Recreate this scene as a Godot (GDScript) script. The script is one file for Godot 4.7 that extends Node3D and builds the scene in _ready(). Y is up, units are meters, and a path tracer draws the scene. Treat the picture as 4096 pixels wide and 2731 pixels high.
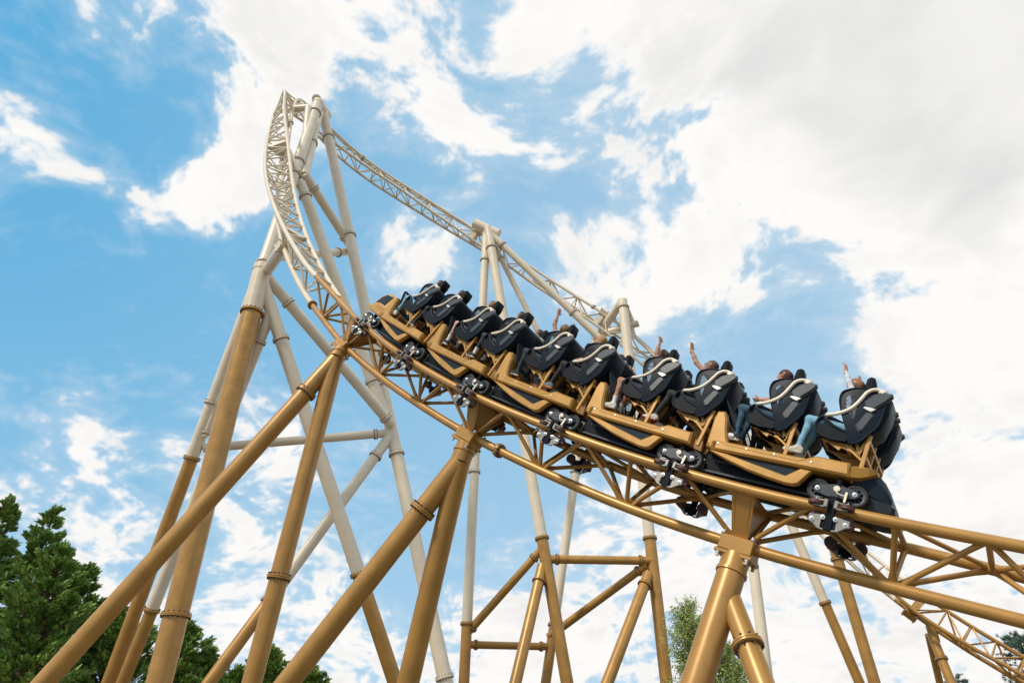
extends Node3D
# A roller coaster seen from the path below: the camera stands at the origin, 1.6 m up, and looks up 32 degrees towards -z.

var M := {}
var cache := {}
var taken := {}

# ------------------------------------------------------------------ small helpers
func lin(r: float, g: float, b: float) -> Color:
	return Color(r, g, b).linear_to_srgb()

func numbered(called: String) -> String:
	if not taken.has(called):
		taken[called] = 0
		return called
	taken[called] += 1
	return "%s_%03d" % [called, taken[called]]

func thing(called: String, label: String, category: String, at := Transform3D(), group := "") -> Node3D:
	var o := Node3D.new()
	o.name = numbered(called)
	add_child(o)
	o.transform = at
	o.set_meta("label", label)
	o.set_meta("category", category)
	if group:
		o.set_meta("group", group)
	return o

func part(called: String, mesh: Mesh, m: Material, parent: Node3D, at := Transform3D()) -> MeshInstance3D:
	var o := MeshInstance3D.new()
	o.name = called
	o.mesh = mesh
	o.material_override = m
	o.transform = at
	parent.add_child(o, true)
	if called in ["bolts", "coupler_bolts", "boughs"]:
		o.set_meta("kind", "stuff")
	return o

func surf() -> SurfaceTool:
	var st := SurfaceTool.new()
	st.begin(Mesh.PRIMITIVE_TRIANGLES)
	return st

func done(st: SurfaceTool) -> ArrayMesh:
	st.generate_normals()
	return st.commit()

func tri(st: SurfaceTool, a: Vector3, b: Vector3, c: Vector3, smooth := false) -> void:
	st.set_smooth_group(0 if smooth else -1)
	st.add_vertex(a); st.add_vertex(b); st.add_vertex(c)

func quad(st: SurfaceTool, a: Vector3, b: Vector3, c: Vector3, d: Vector3, smooth := false) -> void:
	tri(st, a, b, c, smooth); tri(st, a, c, d, smooth)

func along(d: Vector3) -> Basis:            # y axis along d
	var y := d.normalized()
	var x := y.cross(Vector3.UP if absf(y.y) < 0.95 else Vector3.RIGHT).normalized()
	return Basis(x, y, x.cross(y))

func lathe(st: SurfaceTool, profile: Array, sides: int, at := Transform3D(), smooth := false) -> void:   # profile of [radius, height] round y
	for i in profile.size() - 1:
		var p: Array = profile[i]
		var q: Array = profile[i + 1]
		for k in sides:
			var a := TAU * k / sides
			var b := TAU * (k + 1) / sides
			var p0: Vector3 = at * Vector3(cos(a) * p[0], p[1], sin(a) * p[0])
			var p1: Vector3 = at * Vector3(cos(b) * p[0], p[1], sin(b) * p[0])
			var q0: Vector3 = at * Vector3(cos(a) * q[0], q[1], sin(a) * q[0])
			var q1: Vector3 = at * Vector3(cos(b) * q[0], q[1], sin(b) * q[0])
			if p[0] > 0.0001:
				tri(st, p0, q0, p1, smooth)
			if q[0] > 0.0001:
				tri(st, p1, q0, q1, smooth)

func sweep(st: SurfaceTool, pts: Array, r: float, sides: int, caps := true) -> void:
	var n := pts.size()
	var x := Vector3.ZERO
	var rings := []
	for i in n:
		var t: Vector3 = (pts[mini(i + 1, n - 1)] - pts[maxi(i - 1, 0)]).normalized()
		if i == 0:
			x = along(t).x
		x = (x - t * x.dot(t)).normalized()
		var y := t.cross(x)
		var ring := []
		for k in sides:
			var a := TAU * k / sides
			ring.append(pts[i] + (x * cos(a) + y * sin(a)) * r)
		rings.append(ring)
	for i in n - 1:
		for k in sides:
			var j := (k + 1) % sides
			quad(st, rings[i][k], rings[i][j], rings[i + 1][j], rings[i + 1][k], true)
	if caps:
		for e in [[0, -1], [n - 1, 1]]:
			var mid: Vector3 = pts[e[0]]
			for k in sides:
				var j := (k + 1) % sides
				if e[1] > 0:
					tri(st, mid, rings[e[0]][k], rings[e[0]][j])
				else:
					tri(st, mid, rings[e[0]][j], rings[e[0]][k])

func inset(poly: PackedVector2Array, by: float) -> PackedVector2Array:
	var out := PackedVector2Array()
	var n := poly.size()
	var sgn := 1.0
	if Geometry2D.is_polygon_clockwise(poly):
		sgn = -1.0
	for i in n:
		var e0 := (poly[i] - poly[(i + n - 1) % n]).normalized()
		var e1 := (poly[(i + 1) % n] - poly[i]).normalized()
		var n0 := Vector2(-e0.y, e0.x) * sgn
		var n1 := Vector2(-e1.y, e1.x) * sgn
		var m := (n0 + n1)
		var k := m.length_squared()
		out.append(poly[i] + (m * (2.0 * by / k) if k > 0.5 else m.normalized() * by))
	return out

# a flat outline (a forward, b up) between two side planes c0 < c1, its edges chamfered
func prism(st: SurfaceTool, outline: Array, c0: float, c1: float, bevel := 0.0) -> void:
	var poly := PackedVector2Array()
	for p in outline:
		poly.append(Vector2(p[0], p[1]))
	if not Geometry2D.is_polygon_clockwise(poly):
		poly.reverse()
	var small := inset(poly, bevel) if bevel > 0.0 else poly
	var rings := [[small, c0], [poly, c0 + bevel], [poly, c1 - bevel], [small, c1]] if bevel > 0.0 else [[poly, c0], [poly, c1]]
	var n := poly.size()
	for r in rings.size() - 1:
		var p: PackedVector2Array = rings[r][0]
		var q: PackedVector2Array = rings[r + 1][0]
		var u: float = rings[r][1]
		var w: float = rings[r + 1][1]
		for i in n:
			var j := (i + 1) % n
			quad(st, Vector3(p[i].x, p[i].y, -u), Vector3(q[i].x, q[i].y, -w), Vector3(q[j].x, q[j].y, -w), Vector3(p[j].x, p[j].y, -u))
	var idx := Geometry2D.triangulate_polygon(small)
	for t in range(0, idx.size(), 3):
		var a := small[idx[t]]
		var b := small[idx[t + 1]]
		var c := small[idx[t + 2]]
		if (b - a).cross(c - a) > 0.0:
			var s := b
			b = c
			c = s
		tri(st, Vector3(a.x, a.y, -c1), Vector3(b.x, b.y, -c1), Vector3(c.x, c.y, -c1))
		tri(st, Vector3(a.x, a.y, -c0), Vector3(c.x, c.y, -c0), Vector3(b.x, b.y, -c0))

# the same with well rounded edges and smooth shading
func pillow(outline: Array, c0: float, c1: float, radius: float, steps := 4) -> ArrayMesh:
	var poly := PackedVector2Array()
	for p in outline:
		poly.append(Vector2(p[0], p[1]))
	if not Geometry2D.is_polygon_clockwise(poly):
		poly.reverse()
	var rings := []
	for k in steps + 1:
		var t := PI * 0.5 * k / steps
		rings.append([inset(poly, radius * (1.0 - sin(t))), c0 + radius * (1.0 - cos(t)) * 1.0])
	for k in steps + 1:
		var t := PI * 0.5 * (steps - k) / steps
		rings.append([inset(poly, radius * (1.0 - sin(t))), c1 - radius * (1.0 - cos(t)) * 1.0])
	var st := surf()
	var n := poly.size()
	for r in rings.size() - 1:
		var p: PackedVector2Array = rings[r][0]
		var q: PackedVector2Array = rings[r + 1][0]
		for i in n:
			var j := (i + 1) % n
			quad(st, Vector3(p[i].x, p[i].y, -rings[r][1]), Vector3(q[i].x, q[i].y, -rings[r + 1][1]), Vector3(q[j].x, q[j].y, -rings[r + 1][1]), Vector3(p[j].x, p[j].y, -rings[r][1]), true)
	var small: PackedVector2Array = rings[0][0]
	var idx := Geometry2D.triangulate_polygon(small)
	for t in range(0, idx.size(), 3):
		var a := small[idx[t]]
		var b := small[idx[t + 1]]
		var c := small[idx[t + 2]]
		if (b - a).cross(c - a) > 0.0:
			var s := b
			b = c
			c = s
		tri(st, Vector3(a.x, a.y, -c1), Vector3(b.x, b.y, -c1), Vector3(c.x, c.y, -c1))
		tri(st, Vector3(a.x, a.y, -c0), Vector3(c.x, c.y, -c0), Vector3(b.x, b.y, -c0))
	return done(st)

func slab(outline: Array, c0: float, c1: float, bevel := 0.0) -> ArrayMesh:
	var st := surf()
	prism(st, outline, c0, c1, bevel)
	return done(st)

func box(st: SurfaceTool, a0: float, a1: float, b0: float, b1: float, c0: float, c1: float, bevel := 0.0) -> void:
	prism(st, [[a0, b0], [a1, b0], [a1, b1], [a0, b1]], c0, c1, bevel)

func at(a: float, b: float, c: float) -> Vector3:      # a forward, b up, c to the train's left
	return Vector3(a, b, -c)

# a flat bar of section w x d between two points
func bar(st: SurfaceTool, p: Vector3, q: Vector3, w: float, d: float, hint := Vector3.UP) -> void:
	var t := (q - p).normalized()
	var x := t.cross(hint).normalized() * w * 0.5
	var y := x.cross(t).normalized() * d * 0.5
	var s := [x + y, x - y, -x - y, -x + y]
	for k in 4:
		var j := (k + 1) % 4
		quad(st, p + s[k], q + s[k], q + s[j], p + s[j])
	quad(st, p + s[0], p + s[1], p + s[2], p + s[3])
	quad(st, q + s[3], q + s[2], q + s[1], q + s[0])

# ------------------------------------------------------------------ materials
func noise(freq: float, octaves: int, seed_: int) -> FastNoiseLite:
	var n := FastNoiseLite.new()
	n.noise_type = FastNoiseLite.TYPE_SIMPLEX_SMOOTH
	n.frequency = freq
	n.fractal_octaves = octaves
	n.seed = seed_
	return n

# paint with uneven tone and a few pale scuffs and chips down to the primer
func paint_image(base: Color, spread: float, scuff: Color, scuffs: int, seed_: int) -> ImageTexture:
	var size := 512
	var im := Image.create(size, size, false, Image.FORMAT_RGB8)
	var n1 := noise(0.008, 4, seed_)
	var n2 := noise(0.09, 3, seed_ + 1)
	var a := n1.get_seamless_image(size, size)
	var b := n2.get_seamless_image(size, size)
	for y in size:
		for x in size:
			var t := (a.get_pixel(x, y).r - 0.5) * 1.4 + (b.get_pixel(x, y).r - 0.5) * 0.5
			var k := 1.0 + t * spread
			im.set_pixel(x, y, Color(base.r * k, base.g * k, base.b * k).linear_to_srgb())
	var rng := RandomNumberGenerator.new()
	rng.seed = seed_
	for i in scuffs:
		var x := rng.randi_range(0, size - 1)
		var y := rng.randi_range(0, size - 1)
		var dx := rng.randf_range(-1, 1)
		var dy := rng.randf_range(-1, 1)
		for s in rng.randi_range(1, 7):
			im.set_pixel(posmod(int(x + dx * s), size), posmod(int(y + dy * s), size), scuff.linear_to_srgb())
	return ImageTexture.create_from_image(im)

func plain(c: Color, rough: float, metal := 0.0) -> StandardMaterial3D:
	var m := StandardMaterial3D.new()
	m.albedo_color = c.linear_to_srgb()
	m.roughness = rough
	m.metallic = metal
	return m

func painted(base: Color, spread: float, scuff: Color, scuffs: int, rough: float, metal: float, seed_: int, world := true, scale := 0.35) -> StandardMaterial3D:
	var m := StandardMaterial3D.new()
	m.albedo_texture = paint_image(base, spread, scuff, scuffs, seed_)
	m.uv1_triplanar = true
	m.uv1_world_triplanar = world
	m.uv1_scale = Vector3.ONE * scale
	m.roughness = rough
	m.metallic = metal
	return m

func make_materials() -> void:
	M.ochre = painted(Color(0.43, 0.228, 0.060), 0.28, Color(0.62, 0.48, 0.28), 90, 0.36, 0.2, 11)
	M.cream = painted(Color(0.75, 0.645, 0.505), 0.12, Color(0.5, 0.42, 0.33), 26, 0.38, 0.0, 23)
	M.car_paint = painted(Color(0.48, 0.255, 0.058), 0.2, Color(0.25, 0.14, 0.05), 40, 0.38, 0.15, 37, false, 0.6)
	M.car_brown = painted(Color(0.27, 0.135, 0.032), 0.2, Color(0.15, 0.08, 0.03), 60, 0.5, 0.15, 41, false, 0.7)
	M.bolt = plain(Color(0.09, 0.07, 0.06), 0.45, 0.7)
	M.black = painted(Color(0.006, 0.009, 0.015), 0.3, Color(0.04, 0.05, 0.06), 120, 0.42, 0.0, 5, false, 1.2)
	M.shell = painted(Color(0.008, 0.015, 0.026), 0.25, Color(0.06, 0.07, 0.09), 60, 0.40, 0.0, 6, false, 1.2)
	M.pad = painted(Color(0.010, 0.013, 0.018), 0.2, Color(0.05, 0.05, 0.05), 30, 0.6, 0.0, 7, false, 2.0)
	M.steel_dark = painted(Color(0.030, 0.038, 0.050), 0.25, Color(0.10, 0.10, 0.11), 80, 0.42, 0.1, 8, false, 1.5)
	M.panel = painted(Color(0.018, 0.028, 0.044), 0.2, Color(0.08, 0.09, 0.1), 60, 0.36, 0.0, 9, false, 1.0)
	M.cover = painted(Color(0.040, 0.050, 0.064), 0.2, Color(0.1, 0.1, 0.1), 60, 0.30, 0.0, 15, false, 1.0)
	M.rubber = plain(Color(0.028, 0.029, 0.031), 0.65)
	M.rim = painted(Color(0.05, 0.06, 0.075), 0.25, Color(0.15, 0.15, 0.15), 80, 0.4, 0.1, 14, false, 1.5)
	M.red_tyre = plain(Color(0.10, 0.035, 0.03), 0.5)
	M.silver = painted(Color(0.27, 0.255, 0.235), 0.15, Color(0.2, 0.18, 0.15), 60, 0.34, 0.75, 12, false, 2.0)
	M.zinc = plain(Color(0.72, 0.70, 0.66), 0.25, 0.9)
	M.bar_white = plain(Color(0.80, 0.71, 0.58), 0.36)
	M.wing = plain(Color(0.55, 0.55, 0.53), 0.3, 0.6)
	for k in ["shell", "black", "panel", "pad"]:
		M[k].metallic_specular = 0.22

# track centre stations: spine position, then the direction from the spine up to the rail plane
const TRACK := [
	[17.27, 1.30, -1.97, 0.050, 0.999, 0.020],
	[15.52, 1.30, -3.14, 0.124, 0.992, 0.030],
	[13.78, 1.30, -4.31, 0.198, 0.979, 0.040],
	[12.04, 1.36, -5.48, 0.272, 0.961, 0.050],
	[10.31, 1.63, -6.64, 0.344, 0.937, 0.060],
	[8.61, 2.10, -7.77, 0.413, 0.908, 0.069],
	[6.97, 2.93, -8.87, 0.413, 0.908, 0.069],
	[5.33, 3.76, -9.97, 0.375, 0.915, 0.149],
	[3.66, 4.64, -11.05, 0.408, 0.899, 0.163],
	[2.05, 5.62, -12.07, 0.469, 0.867, 0.167],
	[0.54, 6.72, -13.07, 0.489, 0.840, 0.233],
	[-0.92, 7.90, -14.05, 0.513, 0.812, 0.279],
	[-2.30, 9.19, -15.03, 0.552, 0.779, 0.298],
	[-3.60, 10.54, -15.99, 0.627, 0.737, 0.254],
	[-4.85, 12.00, -16.89, 0.713, 0.672, 0.201],
	[-5.96, 13.58, -17.77, 0.731, 0.632, 0.257],
	[-7.00, 15.20, -18.67, 0.687, 0.615, 0.386],
	[-7.94, 16.90, -19.54, 0.663, 0.583, 0.469],
	[-8.80, 18.64, -20.40, 0.622, 0.554, 0.554],
	[-9.56, 20.44, -21.26, 0.536, 0.521, 0.664],
	[-10.21, 22.28, -22.11, 0.394, 0.483, 0.782],
	[-10.74, 24.15, -22.96, 0.190, 0.433, 0.881],
	[-11.19, 26.07, -23.77, -0.041, 0.368, 0.929],
	[-11.60, 28.02, -24.53, -0.274, 0.287, 0.918],
	[-11.99, 29.99, -25.23, -0.492, 0.192, 0.849],
	[-12.37, 31.98, -25.87, -0.669, 0.106, 0.735],
	[-12.70, 33.99, -26.46, -0.785, 0.072, 0.615],
	[-12.83, 35.69, -27.28, -0.999, 0.017, -0.037],
	[-12.57, 36.65, -28.66, -0.799, -0.420, -0.431],
	[-11.78, 36.75, -30.26, -0.532, -0.804, -0.264],
	[-10.51, 36.26, -31.63, -0.437, -0.899, -0.038],
	[-8.93, 35.46, -32.57, -0.443, -0.894, 0.062],
	[-7.24, 34.53, -33.15, -0.489, -0.870, 0.058],
	[-5.55, 33.50, -33.53, -0.545, -0.836, -0.067],
	[-3.90, 32.41, -33.81, -0.565, -0.809, -0.163],
	[-2.26, 31.30, -34.03, -0.571, -0.764, -0.301],
	[-0.64, 30.15, -34.25, -0.569, -0.704, -0.426],
	[0.94, 28.97, -34.46, -0.546, -0.642, -0.538],
	[2.52, 27.77, -34.63, -0.507, -0.598, -0.620],
	[4.10, 26.56, -34.72, -0.479, -0.580, -0.659],
	[5.65, 25.31, -34.73, -0.515, -0.589, -0.622],
	[7.07, 23.94, -34.69, -0.495, -0.490, -0.718],
	[8.35, 22.43, -34.63, -0.360, -0.329, -0.873],
	[9.51, 20.82, -34.52, -0.096, -0.143, -0.985],
	[10.57, 19.14, -34.37, 0.241, 0.045, -0.970],
	[11.56, 17.43, -34.17, 0.562, 0.215, -0.799],
	[12.51, 15.70, -33.94, 0.791, 0.358, -0.497],
	[13.45, 13.97, -33.66, 0.878, 0.465, -0.118],
	[14.41, 12.26, -33.34, 0.806, 0.526, 0.271],
	[15.42, 10.59, -32.98, 0.597, 0.529, 0.603],
	[16.53, 8.99, -32.57, 0.289, 0.452, 0.844],
	[17.75, 7.49, -32.11, 0.067, 0.362, 0.930],
	[19.11, 6.09, -31.63, 0.092, 0.421, 0.902],
	[20.59, 4.78, -31.14, 0.155, 0.496, 0.854],
	[22.07, 3.47, -30.65, 0.155, 0.496, 0.854],
	[23.88, 2.59, -30.05, 0.146, 0.649, 0.747],
	[25.82, 2.08, -29.41, 0.129, 0.795, 0.593],
	[27.79, 1.80, -28.76, 0.105, 0.909, 0.403],
	[29.78, 1.80, -28.10, 0.077, 0.976, 0.203],
	[31.77, 1.80, -27.44, 0.050, 0.999, 0.020],
]
# tubes of each support: name, x y z of both ends, radius, paint (0 cream, 1 ochre), places of the flanges along it, place where cream turns to ochre (-1: nowhere)
const SUPPORTS := {
	"tower": [
		["main_column", -10.95, 20.38, -23.80, -11.20, 0.00, -24.08, 0.4, 0, [0.1200, 0.7100], 0.12],
		["main_column", -11.45, 35.03, -26.80, -10.95, 20.38, -23.80, 0.29, 0, [0.0855, 0.4375, 0.5185, 0.9905], -1],
		["rear_column", -11.76, 36.29, -28.20, -1.27, 0.00, -29.34, 0.29, 0, [0.0720, 0.2780, 0.5290, 0.6235, 0.8735], -1],
		["cap_tube", -11.55, 35.13, -26.65, -11.71, 36.78, -29.20, 0.27, 0, [], -1],
		["inclined_column", -10.83, 27.03, -25.40, -5.84, 15.31, -28.50, 0.27, 0, [0.0635, 0.8605], -1],
		["brace_tube", -10.68, 27.55, -25.30, -8.90, 25.97, -29.00, 0.235, 0, [0.1970, 0.8890], -1],
		["brace_tube", -11.03, 21.01, -24.00, -9.00, 25.48, -29.00, 0.2, 0, [0.8725], -1],
		["inclined_column", -11.76, 35.89, -28.00, -10.75, 27.66, -25.50, 0.24, 0, [0.5545], -1],
		["brace_tube", -10.92, 20.02, -23.80, -5.50, 14.96, -28.60, 0.24, 0, [0.1915, 0.9515], -1],
		["inclined_column", -10.85, 19.50, -23.80, -2.55, 0.00, -30.12, 0.28, 0, [0.1245, 0.5855], 0.5855],
		["inclined_column", -11.37, 20.79, -24.60, -16.66, 0.00, -30.57, 0.27, 0, [0.2825, 0.3915], 0.3915],
		["inclined_column", -10.34, 18.24, -24.20, -15.91, 0.00, -29.84, 0.24, 0, [0.0710, 0.6280], 0.628],
		["brace_tube", -12.40, 15.72, -26.00, -12.96, 13.48, -26.60, 0.14, 0, [0.9195], -1],
		["brace_tube", -13.06, 13.10, -26.90, -5.56, 14.66, -28.80, 0.19, 0, [0.9125], -1],
		["brace_tube", -5.55, 14.53, -28.80, -12.45, 0.00, -25.35, 0.23, 0, [0.0770, 0.5245], 0.5245],
		["bent_arm", -12.70, 33.99, -26.46, -11.74, 33.92, -26.30, 0.2, 0, [], -1],
		["bent_arm", -11.74, 33.92, -26.30, -11.29, 30.65, -25.90, 0.2, 0, [], -1],
		["bracket_arm", -11.83, 29.20, -24.95, -10.95, 27.47, -25.10, 0.17, 0, [], -1],
		["bracket_arm", -8.80, 18.64, -20.40, -10.76, 20.12, -23.80, 0.24, 0, [], -1],
	],
	"frame": [
		["cap_tube", -2.41, 31.44, -33.40, -0.86, 30.44, -33.30, 0.32, 0, [], -1],
		["bracket_arm", -2.10, 31.24, -33.38, -2.42, 31.41, -34.01, 0.16, 0, [], -1],
		["bracket_arm", -1.05, 30.56, -33.31, -0.81, 30.26, -34.23, 0.14, 0, [], -1],
		["column", -1.64, 30.84, -33.45, -2.26, 0.00, -34.34, 0.25, 0, [0.0750, 0.5215, 0.7615], 0.7615],
		["column", -1.54, 30.94, -33.25, 3.11, 0.00, -32.95, 0.28, 0, [0.0530, 0.6430], 0.643],
		["brace_tube", -1.34, 30.34, -33.65, 4.35, 18.17, -36.00, 0.17, 0, [0.1105], -1],
		["brace_tube", -1.44, 30.54, -33.25, 6.86, 20.97, -34.00, 0.21, 0, [0.1000, 0.6100, 0.9295], -1],
		["column", 6.65, 25.50, -33.60, 6.79, 0.00, -33.23, 0.28, 0, [0.0200, 0.5630], 0.563],
		["bent_arm", 6.65, 25.50, -33.60, 5.13, 24.16, -36.00, 0.26, 0, [], -1],
		["column", 5.18, 24.46, -36.00, 0.66, 0.00, -36.00, 0.24, 0, [0.3645, 0.6890], 0.689],
		["cap_tube", 5.45, 24.10, -35.20, 7.64, 24.40, -34.40, 0.21, 0, [], -1],
		["brace_tube", 6.65, 25.50, -33.60, 7.43, 24.86, -35.20, 0.2, 0, [], -1],
		["bracket_arm", 6.05, 25.10, -34.50, 6.22, 24.76, -34.72, 0.2, 0, [], -1],
		["bracket_arm", 7.21, 24.34, -34.60, 7.33, 23.64, -34.68, 0.14, 0, [], -1],
		["cross_tube", 1.51, 10.07, -33.10, 6.68, 10.05, -33.30, 0.2, 1, [0.1245, 0.8985], -1],
		["cross_tube", -2.14, 6.49, -34.30, 1.84, 6.64, -36.00, 0.17, 1, [0.1145, 0.8920], -1],
		["brace_tube", 1.40, 10.52, -33.10, -2.23, 6.83, -34.30, 0.19, 1, [0.0980, 0.8990], -1],
		["brace_tube", 6.43, 9.86, -33.30, 1.79, 7.07, -36.00, 0.19, 1, [0.0850], -1],
		["inclined_column", 1.44, 9.75, -33.10, -1.02, 0.00, -29.50, 0.25, 1, [0.0775], -1],
		["inclined_column", 6.47, 9.43, -33.30, 1.47, 0.00, -29.20, 0.25, 1, [0.0585], -1],
	],
	"leg_a": [
		["column", 12.13, 16.39, -34.03, 10.92, 0.00, -33.28, 0.25, 0, [], -1],
	],
	"leg_b": [
		["column", 13.45, 13.97, -33.66, 16.51, 0.00, -33.88, 0.22, 0, [0.4120], 0.412],
	],
	"leg_c": [
		["column", 15.42, 10.59, -32.98, 15.99, 0.00, -33.02, 0.25, 1, [0.0520], -1],
	],
	"leg_d": [
		["head_tube", 18.29, 6.93, -31.92, 18.34, 6.25, -32.00, 0.2, 1, [], -1],
		["column", 18.27, 6.55, -32.00, 18.21, 0.00, -30.63, 0.19, 1, [0.1485], -1],
		["inclined_column", 18.25, 6.58, -32.20, 20.47, 0.00, -37.06, 0.15, 1, [], -1],
	],
	"near_a": [
		["neck_tube", -4.91, 11.78, -16.82, -5.00, 11.43, -16.70, 0.23, 1, [], -1],
		["inclined_column", -5.00, 11.43, -16.70, -11.96, 0.00, -16.15, 0.225, 1, [0.0940], -1],
		["inclined_column", -5.00, 11.43, -16.70, -6.29, 0.00, -17.54, 0.225, 1, [0.5140], -1],
	],
	"near_b": [
		["neck_tube", -1.00, 7.69, -14.07, -1.14, 7.29, -14.10, 0.225, 1, [], -1],
		["inclined_column", -1.14, 7.29, -14.10, -6.78, 0.00, -15.64, 0.225, 1, [0.1375], -1],
		["inclined_column", -1.14, 7.29, -14.10, -2.78, 0.00, -16.17, 0.225, 1, [], -1],
	],
	"near_d": [
		["column", 13.78, 1.15, -4.31, 13.92, 0.00, -4.44, 0.22, 1, [], -1],
	],
	"near_c": [
		["forked_column", 3.57, 4.46, -11.04, 1.32, 0.00, -10.81, 0.22, 1, [], -1],
		["inclined_column", 3.35, 3.82, -11.00, 3.46, 0.00, -8.82, 0.165, 1, [0.1900], -1],
	],
}
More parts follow.
